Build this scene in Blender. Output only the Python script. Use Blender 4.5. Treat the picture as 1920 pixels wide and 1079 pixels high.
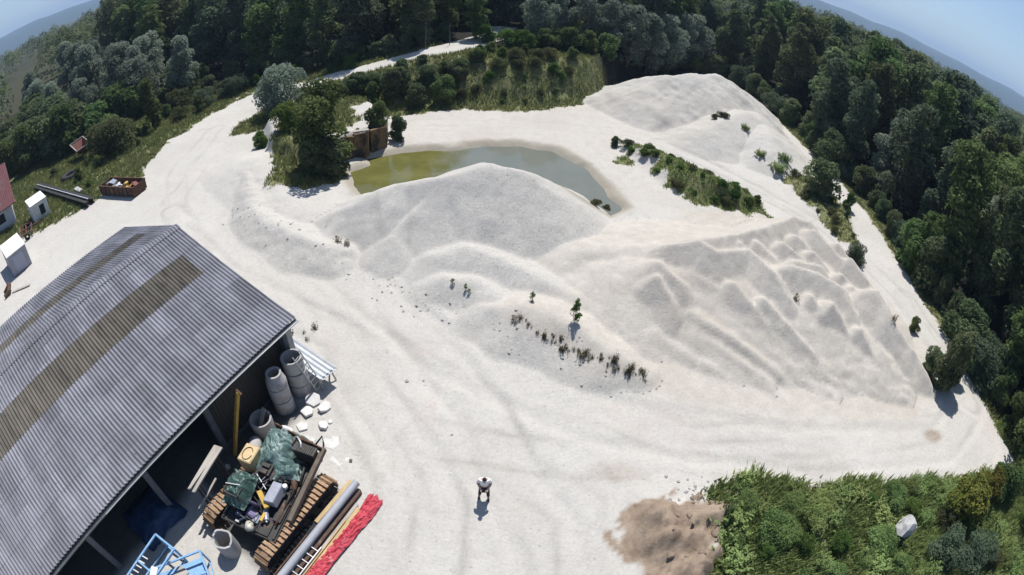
import bpy, bmesh, math, random
import numpy as np
from mathutils import Vector, Matrix

for o in list(bpy.data.objects):
    bpy.data.objects.remove(o)
C = bpy.context.scene.collection
R = math.radians
random.seed(7)

# ------------------------------------------------------------------ camera, sky, sun, exposure
CAM_H = 17.0
PITCH, ROLL = 37.7, 4.53
cd = bpy.data.cameras.new('camera')
cam = bpy.data.objects.new('camera', cd)
C.objects.link(cam)
cam.matrix_world = (Matrix.Translation((0, 0, CAM_H)) @ Matrix.Rotation(R(90 - PITCH), 4, 'X')
                    @ Matrix.Rotation(R(ROLL), 4, 'Z'))
# a wide drone lens with barrel distortion: angle from the axis as a polynomial of the image radius
cd.type = 'PANO'
cd.panorama_type = 'FISHEYE_LENS_POLYNOMIAL'
cd.sensor_fit = 'HORIZONTAL'
cd.sensor_width = 36.0
cd.sensor_height = 36.0 * 1079 / 1920
F_PX, K3 = 988.9, -0.0546
_th = np.linspace(0.0, 1.32, 200)
_r = F_PX * _th * (1 + K3 * _th ** 2) * 36.0 / 1920
_co = np.linalg.lstsq(np.stack([_r, _r ** 2, _r ** 3, _r ** 4], 1), _th, rcond=None)[0]
cd.fisheye_polynomial_k0 = 0.0
cd.fisheye_polynomial_k1 = -float(_co[0])
cd.fisheye_polynomial_k2 = -float(_co[1])
cd.fisheye_polynomial_k3 = -float(_co[2])
cd.fisheye_polynomial_k4 = -float(_co[3])
cd.fisheye_fov = R(175)
cd.clip_start = 0.1
cd.clip_end = 30000
sc = bpy.context.scene
sc.camera = cam

SUN_EL, SUN_AZ = 62.0, 5.0            # azimuth measured from +Y towards +X
w = bpy.data.worlds.new('World')
sc.world = w
w.use_nodes = True
nt = w.node_tree
nt.nodes.clear()
sky = nt.nodes.new('ShaderNodeTexSky')
sky.sky_type = 'NISHITA'
sky.sun_disc = False
sky.sun_elevation = R(SUN_EL)
sky.sun_rotation = R(SUN_AZ)
sky.altitude = 300
sky.air_density = 1.0
sky.dust_density = 0.6
sky.ozone_density = 1.5
bg = nt.nodes.new('ShaderNodeBackground')
bg.inputs['Strength'].default_value = 0.10
wo = nt.nodes.new('ShaderNodeOutputWorld')
nt.links.new(sky.outputs[0], bg.inputs[0])
nt.links.new(bg.outputs[0], wo.inputs[0])

sl = bpy.data.lights.new('sun', 'SUN')
sl.energy = 5.0
sl.angle = R(0.53)
sl.color = (1.0, 0.965, 0.915)
so = bpy.data.objects.new('sun', sl)
C.objects.link(so)
_s = Vector((math.sin(R(SUN_AZ)) * math.cos(R(SUN_EL)), math.cos(R(SUN_AZ)) * math.cos(R(SUN_EL)), math.sin(R(SUN_EL))))
so.rotation_euler = _s.to_track_quat('Z', 'Y').to_euler()
so.location = (0, 40, 60)
sc.view_settings.view_transform = 'Standard'
sc.view_settings.look = 'None'
sc.view_settings.exposure = 0.35
sc.view_settings.gamma = 1.0
sc.cycles.max_bounces = 6
sc.cycles.diffuse_bounces = 3
sc.cycles.transparent_max_bounces = 4

# ------------------------------------------------------------------ helpers
def tag(o, label=None, cat=None, group=None, kind=None):
    if label: o['label'] = label
    if cat: o['category'] = cat
    if group: o['group'] = group
    if kind: o['kind'] = kind
    return o

def thing(name, label, cat, loc=(0, 0, 0), rotz=0.0, group=None):
    o = bpy.data.objects.new(name, None)
    o.empty_display_size = 0.3
    C.objects.link(o)
    o.location = loc
    o.rotation_euler = (0, 0, rotz)
    return tag(o, label, cat, group)

def copy_tree(o, parent=None):
    c = o.copy()
    C.objects.link(c)
    c.parent = parent
    for ch in o.children:
        copy_tree(ch, c)
    return c

class MB:
    """collects shapes; build() links them as one mesh object"""
    def __init__(s):
        s.v, s.f = [], []
    def add(s, vs, fs, M=None):
        n = len(s.v)
        s.v += [tuple(M @ Vector(p)) if M else tuple(p) for p in vs]
        s.f += [tuple(i + n for i in f) for f in fs]
        return s
    def box(s, c, size, rot=(0, 0, 0), M=None):
        x, y, z = size[0] / 2, size[1] / 2, size[2] / 2
        vs = [(-x, -y, -z), (x, -y, -z), (x, y, -z), (-x, y, -z), (-x, -y, z), (x, -y, z), (x, y, z), (-x, y, z)]
        fs = [(0, 3, 2, 1), (4, 5, 6, 7), (0, 1, 5, 4), (1, 2, 6, 5), (2, 3, 7, 6), (3, 0, 4, 7)]
        from mathutils import Euler
        T = Matrix.Translation(c) @ Euler(rot).to_matrix().to_4x4()
        return s.add(vs, fs, (M @ T) if M else T)
    def bar(s, a, b, wd, ht=None, up=(0, 0, 1)):
        a, b = Vector(a), Vector(b)
        d = b - a
        y = d.normalized()
        x = y.cross(Vector(up))
        x = x.normalized() if x.length > 1e-5 else Vector((1, 0, 0))
        z = x.cross(y)
        T = Matrix((x, y, z)).transposed().to_4x4()
        T.translation = (a + b) / 2
        return s.box((0, 0, 0), (wd, d.length, ht or wd), M=T)
    def tube(s, pts, rad, seg=8, cap=True):
        pts = [Vector(p) for p in pts]
        rs = rad if hasattr(rad, '__len__') else [rad] * len(pts)
        vs, fs = [], []
        for i, p in enumerate(pts):
            d = (pts[min(i + 1, len(pts) - 1)] - pts[max(i - 1, 0)]).normalized()
            x = d.cross(Vector((0, 0, 1)))
            x = x.normalized() if x.length > 1e-3 else Vector((1, 0, 0))
            y = d.cross(x)
            for k in range(seg):
                a = 2 * math.pi * k / seg
                vs.append(p + (x * math.cos(a) + y * math.sin(a)) * rs[i])
        for i in range(len(pts) - 1):
            for k in range(seg):
                a, b = i * seg + k, i * seg + (k + 1) % seg
                fs.append((a, a + seg, b + seg, b))
        if cap:
            fs.append(tuple(range(seg)))
            fs.append(tuple(reversed(range((len(pts) - 1) * seg, len(pts) * seg))))
        return s.add(vs, fs)
    def lathe(s, prof, seg=24, M=None, closed=False):
        vs = [(r * math.cos(2 * math.pi * k / seg), r * math.sin(2 * math.pi * k / seg), z) for r, z in prof for k in range(seg)]
        n = len(prof)
        fs = []
        for i in range(n if closed else n - 1):
            for k in range(seg):
                a, b = i * seg + k, i * seg + (k + 1) % seg
                c, d = ((i + 1) % n) * seg + k, ((i + 1) % n) * seg + (k + 1) % seg
                fs.append((a, b, d, c))
        return s.add(vs, fs, M)
    def prism(s, poly, z0, z1, M=None):
        n = len(poly)
        vs = [(p[0], p[1], z0) for p in poly] + [(p[0], p[1], z1) for p in poly]
        fs = [tuple(reversed(range(n))), tuple(range(n, 2 * n))] + [(i, (i + 1) % n, n + (i + 1) % n, n + i) for i in range(n)]
        return s.add(vs, fs, M)
    def build(s, name, m, parent=None, bevel=0.0, smooth=False, loc=None):
        me = bpy.data.meshes.new(name)
        me.from_pydata(s.v, [], s.f)
        bm = bmesh.new()
        bm.from_mesh(me)
        bmesh.ops.recalc_face_normals(bm, faces=bm.faces)
        if bevel:
            es = [e for e in bm.edges if len(e.link_faces) == 2 and e.calc_face_angle(0) > 0.6]
            bmesh.ops.bevel(bm, geom=es, offset=bevel, segments=1, affect='EDGES', clamp_overlap=True)
        bm.to_mesh(me)
        bm.free()
        me.materials.append(m)
        if smooth:
            me.polygons.foreach_set('use_smooth', [True] * len(me.polygons))
        o = bpy.data.objects.new(name, me)
        C.objects.link(o)
        o.parent = parent
        if loc: o.location = loc
        return o

def np_mesh(name, v, f, m, parent=None, attr=None, smooth=False):
    """v (n,3), f (k,q) numpy -> object"""
    me = bpy.data.meshes.new(name)
    v = np.asarray(v, np.float32)
    f = np.asarray(f, np.int32)
    q = f.shape[1]
    me.vertices.add(len(v)); me.vertices.foreach_set('co', v.ravel())
    me.loops.add(f.size); me.loops.foreach_set('vertex_index', f.ravel())
    me.polygons.add(len(f)); me.polygons.foreach_set('loop_start', np.arange(0, f.size, q, dtype=np.int32))
    me.polygons.foreach_set('loop_total', np.full(len(f), q, np.int32))
    me.polygons.foreach_set('use_smooth', np.full(len(f), bool(smooth)))
    me.update(calc_edges=True)
    for k, a in (attr or {}).items():
        a = np.asarray(a, np.float32)
        if a.ndim == 1:
            at = me.attributes.new(k, 'FLOAT', 'POINT'); at.data.foreach_set('value', a)
        else:
            at = me.attributes.new(k, 'FLOAT_COLOR', 'POINT'); at.data.foreach_set('color', a.ravel())
    me.materials.append(m)
    o = bpy.data.objects.new(name, me)
    C.objects.link(o)
    o.parent = parent
    return o

# ------------------------------------------------------------------ materials
def _new(name):
    m = bpy.data.materials.new(name)
    m.use_nodes = True
    t = m.node_tree
    t.nodes.clear()
    out = t.nodes.new('ShaderNodeOutputMaterial')
    return m, t, out

def _mix(t, fac, a, b, blend='MIX'):
    n = t.nodes.new('ShaderNodeMix')
    n.data_type = 'RGBA'
    n.blend_type = blend
    for i, x in ((0, fac), (6, a), (7, b)):
        if hasattr(x, 'links'): t.links.new(x, n.inputs[i])
        elif i == 0: n.inputs[0].default_value = x
        else: n.inputs[i].default_value = (*x, 1) if len(x) == 3 else x
    return n.outputs[2]

def _noise(t, scale, detail=4, rough=0.6, vec=None, stretch=None, dist=0.0):
    n = t.nodes.new('ShaderNodeTexNoise')
    n.inputs['Scale'].default_value = scale
    n.inputs['Detail'].default_value = detail
    n.inputs['Roughness'].default_value = rough
    n.inputs['Distortion'].default_value = dist
    if vec is None:
        vec = t.nodes.new('ShaderNodeTexCoord').outputs['Object']
    if stretch:
        mp = t.nodes.new('ShaderNodeMapping')
        mp.inputs['Scale'].default_value = stretch
        t.links.new(vec, mp.inputs[0])
        vec = mp.outputs[0]
    t.links.new(vec, n.inputs['Vector'])
    return n.outputs['Fac']

def _ramp(t, fac, lo, hi):
    n = t.nodes.new('ShaderNodeMapRange')
    n.inputs[1].default_value = lo
    n.inputs[2].default_value = hi
    t.links.new(fac, n.inputs[0])
    return n.outputs[0]

def _math(t, op, a, b=0.0):
    n = t.nodes.new('ShaderNodeMath')
    n.operation = op
    for i, x in ((0, a), (1, b)):
        if hasattr(x, 'links'): t.links.new(x, n.inputs[i])
        else: n.inputs[i].default_value = x
    return n.outputs[0]

def _bump(t, h, strength, dist=0.05):
    b = t.nodes.new('ShaderNodeBump')
    b.inputs['Strength'].default_value = strength
    b.inputs['Distance'].default_value = dist
    t.links.new(h, b.inputs['Height'])
    return b.outputs[0]

def mat(name, c1, c2=None, scale=3.0, rough=0.8, metal=0.0, bump=0.15, stretch=None, dirt=None, dirt_scale=1.2, dirt_lo=0.55, dirt_hi=0.7, spec=0.3):
    """two-tone noisy surface with an optional layer of dirt, rust or painted highlight patches"""
    m, t, out = _new(name)
    p = t.nodes.new('ShaderNodeBsdfPrincipled')
    c2 = c2 or tuple(x * 0.7 for x in c1)
    n1 = _noise(t, scale, 5, 0.65, stretch=stretch)
    col = _mix(t, _ramp(t, n1, 0.3, 0.7), c1, c2)
    if dirt:
        n2 = _noise(t, dirt_scale, 6, 0.7, stretch=stretch)
        col = _mix(t, _ramp(t, n2, dirt_lo, dirt_hi), col, dirt)
    t.links.new(col, p.inputs['Base Color'])
    p.inputs['Roughness'].default_value = rough
    p.inputs['Metallic'].default_value = metal
    p.inputs['Specular IOR Level'].default_value = spec
    if bump:
        t.links.new(_bump(t, _noise(t, scale * 6, 4), bump, 0.02), p.inputs['Normal'])
    t.links.new(p.outputs[0], out.inputs[0])
    return m

def leaf_mat(name, c1, c2, trans=0.50, rnd=0.45):
    m, t, out = _new(name)
    at = t.nodes.new('ShaderNodeAttribute'); at.attribute_name = 'tint'
    oi = t.nodes.new('ShaderNodeObjectInfo')
    col = _mix(t, _ramp(t, at.outputs['Fac'], 0.0, 1.0), c1, c2)
    k = _math(t, 'MULTIPLY_ADD', oi.outputs['Random'], rnd)
    k.node.inputs[2].default_value = 1 - rnd / 2
    hs = t.nodes.new('ShaderNodeHueSaturation')
    t.links.new(col, hs.inputs['Color'])
    t.links.new(k, hs.inputs['Value'])
    hk = _math(t, 'MULTIPLY_ADD', oi.outputs['Random'], 7.31)
    hk2 = _math(t, 'MULTIPLY_ADD', _math(t, 'FRACT', hk), .05)
    hk2.node.inputs[2].default_value = .475
    t.links.new(hk2, hs.inputs['Hue'])
    hs.inputs['Saturation'].default_value = .88
    d = t.nodes.new('ShaderNodeBsdfDiffuse')
    tr = t.nodes.new('ShaderNodeBsdfTranslucent')
    t.links.new(hs.outputs[0], d.inputs[0]); t.links.new(hs.outputs[0], tr.inputs[0])
    mx = t.nodes.new('ShaderNodeMixShader'); mx.inputs[0].default_value = trans
    t.links.new(d.outputs[0], mx.inputs[1]); t.links.new(tr.outputs[0], mx.inputs[2])
    t.links.new(mx.outputs[0], out.inputs[0])
    return m

MT = {}
MT['leaf_dark'] = leaf_mat('dark_leaves', (0.064, 0.100, 0.042), (0.225, 0.270, 0.120))
MT['leaf_mid'] = leaf_mat('mid_green_leaves', (0.058, 0.105, 0.030), (0.190, 0.255, 0.078))
MT['leaf_thick'] = leaf_mat('lush_thicket_leaves', (0.095, 0.165, 0.040), (0.290, 0.360, 0.105), 0.35)
MT['leaf_willow'] = leaf_mat('silvery_willow_leaves', (0.130, 0.175, 0.125), (0.320, 0.380, 0.290))
MT['leaf_blue'] = leaf_mat('blue_green_leaves', (0.065, 0.104, 0.060), (0.185, 0.240, 0.140))
MT['leaf_fresh'] = leaf_mat('fresh_green_leaves', (0.050, 0.115, 0.018), (0.130, 0.215, 0.040))
MT['leaf_olive'] = leaf_mat('olive_leaves', (0.070, 0.080, 0.030), (0.160, 0.165, 0.070))
MT['leaf_yellow'] = leaf_mat('yellowing_leaves', (0.130, 0.150, 0.022), (0.300, 0.275, 0.045))
MT['leaf_dry'] = leaf_mat('dry_weeds', (0.070, 0.060, 0.035), (0.200, 0.175, 0.095))
MT['grass'] = leaf_mat('meadow_grass', (0.070, 0.115, 0.028), (0.215, 0.235, 0.082))
MT['bark'] = mat('bark', (0.12, 0.10, 0.08), (0.06, 0.05, 0.04), 6, 0.9, stretch=(1, 1, .2))
MT['concrete'] = mat('pale_concrete', (0.40, 0.39, 0.385), (0.30, 0.29, 0.285), 4, 0.9, dirt=(0.2, 0.19, 0.17), dirt_scale=1.5)
MT['concrete_white'] = mat('white_broken_concrete', (0.62, 0.61, 0.58), (0.46, 0.45, 0.43), 4, 0.9)
MT['concrete_rust'] = mat('rust_stained_concrete', (0.20, 0.125, 0.060), (0.12, 0.08, 0.05), 1.2, 0.9, dirt=(0.03, 0.028, 0.026), dirt_scale=0.9, dirt_lo=.44, dirt_hi=.55, stretch=(1, 1, .5))
MT['wood_pale'] = mat('weathered_pale_wood', (0.43, 0.40, 0.36), (0.26, 0.24, 0.21), 5, 0.85, stretch=(1, .12, 1))
MT['wood_tan'] = mat('tan_timber', (0.50, 0.38, 0.20), (0.34, 0.25, 0.13), 5, 0.85, stretch=(1, .12, 1))
MT['wood_dark'] = mat('dark_timber', (0.085, 0.07, 0.055), (0.045, 0.04, 0.032), 4, 0.9, stretch=(3, 3, .3))
MT['post'] = mat('grey_post', (0.15, 0.15, 0.16), (0.09, 0.09, 0.10), 4, 0.85)
MT['rust'] = mat('rusty_steel', (0.13, 0.068, 0.042), (0.065, 0.036, 0.025), 5, 0.8, 0.2, dirt=(0.22, 0.16, 0.11), dirt_scale=2)
MT['track'] = mat('worn_rusty_track_plates', (0.36, 0.25, 0.155), (0.20, 0.118, 0.07), 4, 0.6, 0.35, dirt=(0.09, 0.05, 0.032), dirt_scale=2.5)
MT['black_metal'] = mat('oily_black_metal', (0.030, 0.030, 0.032), (0.060, 0.055, 0.050), 5, 0.55, 0.4, dirt=(0.10, 0.07, 0.05), dirt_scale=2)
MT['yellow'] = mat('faded_yellow_paint', (0.55, 0.36, 0.08), (0.45, 0.27, 0.05), 4, 0.5, 0.0, dirt=(0.22, 0.12, 0.05), dirt_scale=2.5, dirt_lo=.58, dirt_hi=.68)
MT['cream'] = mat('pale_yellow_tank_paint', (0.58, 0.45, 0.26), (0.46, 0.34, 0.18), 3, 0.5, dirt=(0.3, 0.2, .1), dirt_scale=2.5, dirt_lo=.6, dirt_hi=.7)
MT['grey_metal'] = mat('grey_painted_metal', (0.27, 0.28, 0.33), (0.19, 0.20, 0.24), 3, 0.45, 0.3)
MT['galv'] = mat('galvanised_steel', (0.62, 0.64, 0.66), (0.50, 0.52, 0.54), 3, 0.4, 0.5)
MT['alu'] = mat('dull_aluminium', (0.55, 0.55, 0.56), (0.42, 0.42, 0.43), 6, 0.45, 0.6)
MT['pipe_grey'] = mat('grey_plastic_pipe', (0.33, 0.35, 0.38), (0.27, 0.28, 0.31), 2, 0.5)
MT['blue'] = mat('sky_blue_paint', (0.24, 0.41, 0.62), (0.16, 0.31, 0.50), 4, 0.5, dirt=(0.25, 0.32, .42), dirt_scale=3, dirt_lo=.6, dirt_hi=.7)
MT['tarp_green'] = mat('green_tarpaulin', (0.095, 0.150, 0.138), (0.050, 0.095, 0.085), 2.5, 0.45, spec=.5, dirt=(0.30, 0.40, 0.38), dirt_scale=2.2, dirt_lo=.5, dirt_hi=.75)  # the pale patch layer paints highlights onto the cloth
MT['tarp_dark'] = mat('dark_green_tarpaulin', (0.022, 0.050, 0.042), (0.014, 0.032, 0.028), 2.5, 0.5, spec=.5)
MT['red_sheet'] = mat('faded_red_sheeting', (0.50, 0.065, 0.085), (0.36, 0.035, 0.055), 2, 0.6, dirt=(0.58, 0.26, 0.25), dirt_scale=2.2, dirt_lo=.55, dirt_hi=.75)
MT['blue_sheet'] = mat('blue_plastic_sheet', (0.028, 0.06, 0.13), (0.016, 0.035, 0.085), 2, 0.5)
MT['purple'] = mat('faded_violet_vinyl', (0.20, 0.16, 0.28), (0.13, 0.11, 0.2), 4, 0.6)
MT['white_paint'] = mat('weathered_white_paint', (0.66, 0.65, 0.64), (0.54, 0.53, 0.52), 1.5, 0.6, dirt=(0.40, 0.37, 0.34), dirt_scale=1.2)
MT['white_roof'] = mat('white_roof_with_rust', (0.72, 0.69, 0.67), (0.62, 0.58, 0.55), 1.2, 0.6, dirt=(0.50, 0.25, 0.18), dirt_scale=0.7, dirt_lo=.6, dirt_hi=.68)
MT['grey_wall'] = mat('grey_sheet_wall', (0.30, 0.31, 0.36), (0.24, 0.25, 0.29), 1.5, 0.6)
MT['render_wall'] = mat('pale_rendered_wall', (0.50, 0.50, 0.54), (0.40, 0.40, 0.44), 1, 0.85, dirt=(0.30, 0.29, 0.30), dirt_scale=0.8)
MT['tiles'] = mat('red_brown_roof_tiles', (0.150, 0.058, 0.062), (0.10, 0.04, 0.045), 2.5, 0.85, dirt=(0.12, 0.085, 0.085), dirt_scale=0.7)
MT['dark_void'] = mat('dark_interior', (0.02, 0.02, 0.022), (0.015, 0.015, 0.016), 2, 0.9)
MT['rubber'] = mat('black_rubber', (0.022, 0.022, 0.024), (0.035, 0.034, 0.033), 5, 0.8)
MT['red_paint'] = mat('old_red_paint', (0.22, 0.055, 0.045), (0.14, 0.04, 0.03), 4, 0.7, dirt=(0.12, 0.07, 0.05), dirt_scale=1.5, dirt_lo=.45, dirt_hi=.6)
MT['stone'] = mat('pale_stone', (0.42, 0.41, 0.40), (0.30, 0.295, 0.29), 1.5, 0.9, bump=.4)
MT['pebble'] = mat('grey_stones', (0.40, 0.38, 0.36), (0.26, 0.25, 0.24), 3, 0.9, bump=.4)

# ------------------------------------------------------------------ terrain functions
def vnoise(x, y, s=0):
    xi = np.floor(x).astype(np.int64); yi = np.floor(y).astype(np.int64)
    u = x - xi; v = y - yi
    u = u * u * (3 - 2 * u); v = v * v * (3 - 2 * v)
    def h(a, b):
        n = (a * 374761393 + b * 668265263 + s * 1442695041) & 0xffffffff
        n = ((n ^ (n >> 13)) * 1274126177) & 0xffffffff
        return ((n ^ (n >> 16)) & 0xffff) / 65535.0
    return (h(xi, yi) * (1 - u) + h(xi + 1, yi) * u) * (1 - v) + (h(xi, yi + 1) * (1 - u) + h(xi + 1, yi + 1) * u) * v

def fbm(x, y, s=0, o=4):
    t = np.zeros_like(x); a = 0.5
    for i in range(o):
        t += a * (vnoise(x, y, s + i) - 0.5); x = x * 2.03 + 7.1; y = y * 2.03 - 3.3; a *= 0.5
    return t

def sstep(t):
    t = np.clip(t, 0, 1)
    return t * t * (3 - 2 * t)

def smax(a, b, k=0.15):
    return 0.5 * (a + b + np.sqrt((a - b) ** 2 + k * k)) - 0.5 * k * np.exp(-np.abs(a - b) / k)

def segs(x, y, pl):
    """distance to a polyline and the height interpolated along it"""
    best = np.full(x.shape, 1e9); hz = np.zeros(x.shape)
    for a, b in zip(pl[:-1], pl[1:]):
        ax, ay, bx, by = a[0], a[1], b[0], b[1]
        L = (bx - ax) ** 2 + (by - ay) ** 2 + 1e-9
        t = np.clip(((x - ax) * (bx - ax) + (y - ay) * (by - ay)) / L, 0, 1)
        d = np.hypot(x - ax - t * (bx - ax), y - ay - t * (by - ay))
        m = d < best
        best = np.where(m, d, best)
        if len(a) > 2: hz = np.where(m, a[2] + t * (b[2] - a[2]), hz)
    return best, hz

def tent(x, y, pl, k, rnd=0.4):
    """heap along a crest line, sides falling at slope k"""
    z = np.full(x.shape, -9.0)
    for a, b in zip(pl[:-1], pl[1:]):
        d, h = segs(x, y, [a, b])
        z = np.maximum(z, h - k * (np.sqrt(d * d + rnd * rnd) - rnd))
    return z

def poly_sd(x, y, P):
    """signed distance to polygon, negative inside"""
    d = np.full(x.shape, 1e9); ins = np.zeros(x.shape, bool)
    n = len(P)
    for i in range(n):
        ax, ay = P[i]; bx, by = P[(i + 1) % n]
        L = (bx - ax) ** 2 + (by - ay) ** 2 + 1e-9
        t = np.clip(((x - ax) * (bx - ax) + (y - ay) * (by - ay)) / L, 0, 1)
        d = np.minimum(d, np.hypot(x - ax - t * (bx - ax), y - ay - t * (by - ay)))
        c = ((ay > y) != (by > y)) & (x < (bx - ax) * (y - ay) / (by - ay + 1e-12) + ax)
        ins ^= c
    return np.where(ins, -d, d)

ROAD = [(-26, 28, 0), (-31, 42, 0), (-32.6, 50, 0.1), (-31, 54.5, .4), (-26, 56.2, 1), (-21, 57.2, 2), (-16.5, 57.8, 3), (-11.8, 59.2, 4), (-8.7, 63.3, 4.1), (-5.4, 70, 4.2), (-4.4, 79, 4.2)]
POND = [(-12.4, 33.2), (-13.4, 35.4), (-12.0, 36.6), (-12.6, 38.0), (-9.6, 39.4), (-5.4, 40.9), (-1.0, 42.2), (2.3, 41.7), (5.3, 39.0), (6.3, 36.2), (7.3, 32.6), (5.8, 31.0), (1.0, 31.0), (-5, 31.6), (-9.5, 31.2), (-11.2, 31.6)]
SHELF = [(-14.4, 37.9), (-11.9, 40.3), (-12.4, 45), (-16, 50), (-24, 50), (-25, 43), (-22, 38), (-18, 35.5)]
MOUND = [(7.4, 43.8), (10.4, 43.8), (13.4, 41), (16.2, 37.8), (20.0, 35.8), (19.2, 33.9), (13.1, 33.6), (10.5, 37.2), (8.6, 41)]
STRIP = [(24, 42.5), (27, 43.5), (30.8, 39), (28.7, 33), (27, 28), (25.3, 28.3), (25, 34)]
THICK = [(8.0, 10.4), (10.3, 10.9), (13, 10.2), (17.6, 9.6), (21.7, 9.2), (31, 8.2), (31, -14), (6.6, -14), (7.2, 5.5), (8.3, 8.6)]
DIRT = [(8.6, 10.0), (6.6, 9.5), (5.3, 9.6), (4.6, 8.2), (5.0, 6.6), (4.9, 4), (7.8, 3), (8.4, 6.5), (9.2, 8.8)]
SAND = [(3.8, 24.5), (7, 28), (12, 33.3), (19, 33.8), (23.5, 31.5), (25.8, 26), (27, 20), (26.4, 14.8), (21, 12.8), (14, 13.2), (9, 14.2), (5.5, 15.3), (2.5, 16.8), (-1.2, 18.9), (2.5, 21.2)]

MAIN = [(-11.2, 24.6, .6), (-10.9, 26.6, 1.4), (-9.2, 27.6, 2.05), (-7.0, 27.9, 2.7), (-4.7, 28.2, 3.2), (-1.9, 29.4, 3.68), (0.2, 29.2, 3.3), (1.2, 28.6, 2.85)]
LOW = [(-4.2, 23.3, .95), (-2.6, 23.9, 1.2), (-0.8, 23.3, 1.12), (1.0, 22.2, .92), (3.4, 20.9, .7)]
LOW2 = [(-3.4, 21.5, .8), (-2.2, 21.3, .85), (-0.8, 20.2, .75)]
FRONT = [(-1.2, 19.4, .7), (0.6, 19.4, 1.2), (1.9, 19.0, 1.25), (3.2, 18.2, 1.15), (4.5, 17.2, .95), (6.0, 16.4, .5)]
REAR = [(8.2, 57.5, .5), (11.7, 57.2, 2.6), (15.2, 57.4, 4.2), (18.9, 58.8, 4.8), (23, 62, 4.6), (27, 62.5, 3.2), (30, 57, 1.0)]
REAR2 = [(27.2, 57.5, 1.7), (24.4, 54.5, 2.5), (21, 51, 2.3), (18.3, 48.2, 1.7)]
REAR3 = [(26.5, 52, 2.0), (25.2, 48.5, 2.0), (24.6, 45.5, 1.5)]
PLAT = [(4.1, 24.6, 1.2), (8.2, 24.2, 1.9), (10.1, 24.2, 2.1), (13.4, 24, 2.1), (16.5, 24.6, 2.0), (19.5, 24.2, 1.8), (21.5, 21.8, 1.6)]
BROAD = [(6.5, 22.5, 1.7), (10.3, 22.6, 2.0), (14.4, 21.2, 1.9), (18.6, 19.8, 1.6), (21.2, 18.2, 1.2)]
S_EDGE = [(8.4, 23.6, 2.4), (10.1, 23.6, 2.85), (11.0, 22.9, 2.7), (13.1, 23.4, 2.75), (14.1, 21.9, 2.6), (14.9, 20.3, 2.0)]
S_UP = [(10.1, 23.9, 2.7), (12.6, 25.1, 2.6), (15.2, 26.3, 2.75), (18.9, 28.8, 2.6), (20.0, 28.6, 2.5), (21.6, 30.8, 1.5)]
S_MID = [(14.6, 22.3, 2.3), (15.6, 22.4, 2.65), (17.6, 22.2, 2.5), (19.2, 21.2, 2.35), (19.4, 20.0, 1.9)]
S_C = [[(16.3, 25.1, 2.6), (17.3, 24.2, 2.2)], [(19.8, 27.2, 2.65), (21.4, 24.8, 2.0)], [(17.9, 26.4, 2.5), (18.2, 26.2, 2.4)],
       [(21.9, 24.8, 2.3), (22.9, 23.4, 1.7)], [(17.7, 19.9, 2.2), (18.7, 18.6, 1.3)], [(20.6, 21.9, 2.0), (21.4, 21.2, 1.6)],
       [(17.2, 27.2, 2.35), (17.9, 26.6, 2.0)], [(20.6, 26.2, 2.2), (21.3, 25.4, 1.8)], [(18.6, 24.9, 2.35), (19.3, 24.0, 1.9)], [(14.4, 25.0, 2.5), (15.1, 24.2, 2.15)], [(13.0, 24.6, 2.5), (13.6, 24.1, 2.2)],
       [(20.2, 23.0, 2.15), (20.9, 22.4, 1.7)], [(16.6, 20.6, 2.1), (17.2, 19.6, 1.5)], [(23.2, 22.2, 1.75), (23.8, 21.2, 1.2)], [(11.6, 21.0, 2.05), (13.4, 18.8, 1.1)], [(19.6, 18.6, 1.6), (20.3, 17.2, .8)], [(22.6, 27.6, 1.7), (23.2, 26.4, 1.2)],
       [(7.5, 22.1, 2.2), (8.5, 21.1, 1.9)], [(7.3, 21.2, 1.95), (8.1, 19.9, 1.3)], [(13.2, 20.2, 1.9), (16.0, 17.2, .7)], [(16.6, 23.6, 2.3), (18.6, 23.4, 2.2)]]
SHARP = [(21.6, 21.0, 2.75), (22.1, 19.4, 2.3), (23.4, 17.2, 1.5), (25.4, 15.2, .3), (26.6, 14.2, -.5)]

def bank_h(x, y):
    fx = np.interp(x, [-60, -34, -24, -16, -14, -9.9, -4.6, .7, 6, 8.7, 13, 20, 30, 40, 80], [66, 58, 51.5, 50.5, 48.6, 49.8, 51, 52, 56, 60, 70, 80, 92, 110, 140])
    top = np.interp(x, [-60, -38, -33, -26, -21, -16.5, -11.8, 5, 25], [1.0, .2, .3, 1.0, 2.0, 3.0, 4.0, 4.0, 3.0])
    run = np.interp(x, [-33, -20, -10, 0, 8], [3.5, 5.5, 8.0, 6.5, 5.5])
    return top * sstep((y - fx + fbm(x * .3, y * .3, 5) * 2) / run)

EAST = ([-30, 8.2, 14.6, 22, 28, 42, 54, 71, 85, 110], [31, 30.9, 30.5, 30.8, 31.2, 33.2, 33.1, 33.9, 31.5, 30])
WEST = ([-40, 20, 22, 25.9, 31, 34.3, 43, 51, 57, 62, 200], [-60, -56, -47, -39.8, -36.8, -34.4, -36.6, -35.7, -34.5, -34, -34])

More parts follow.
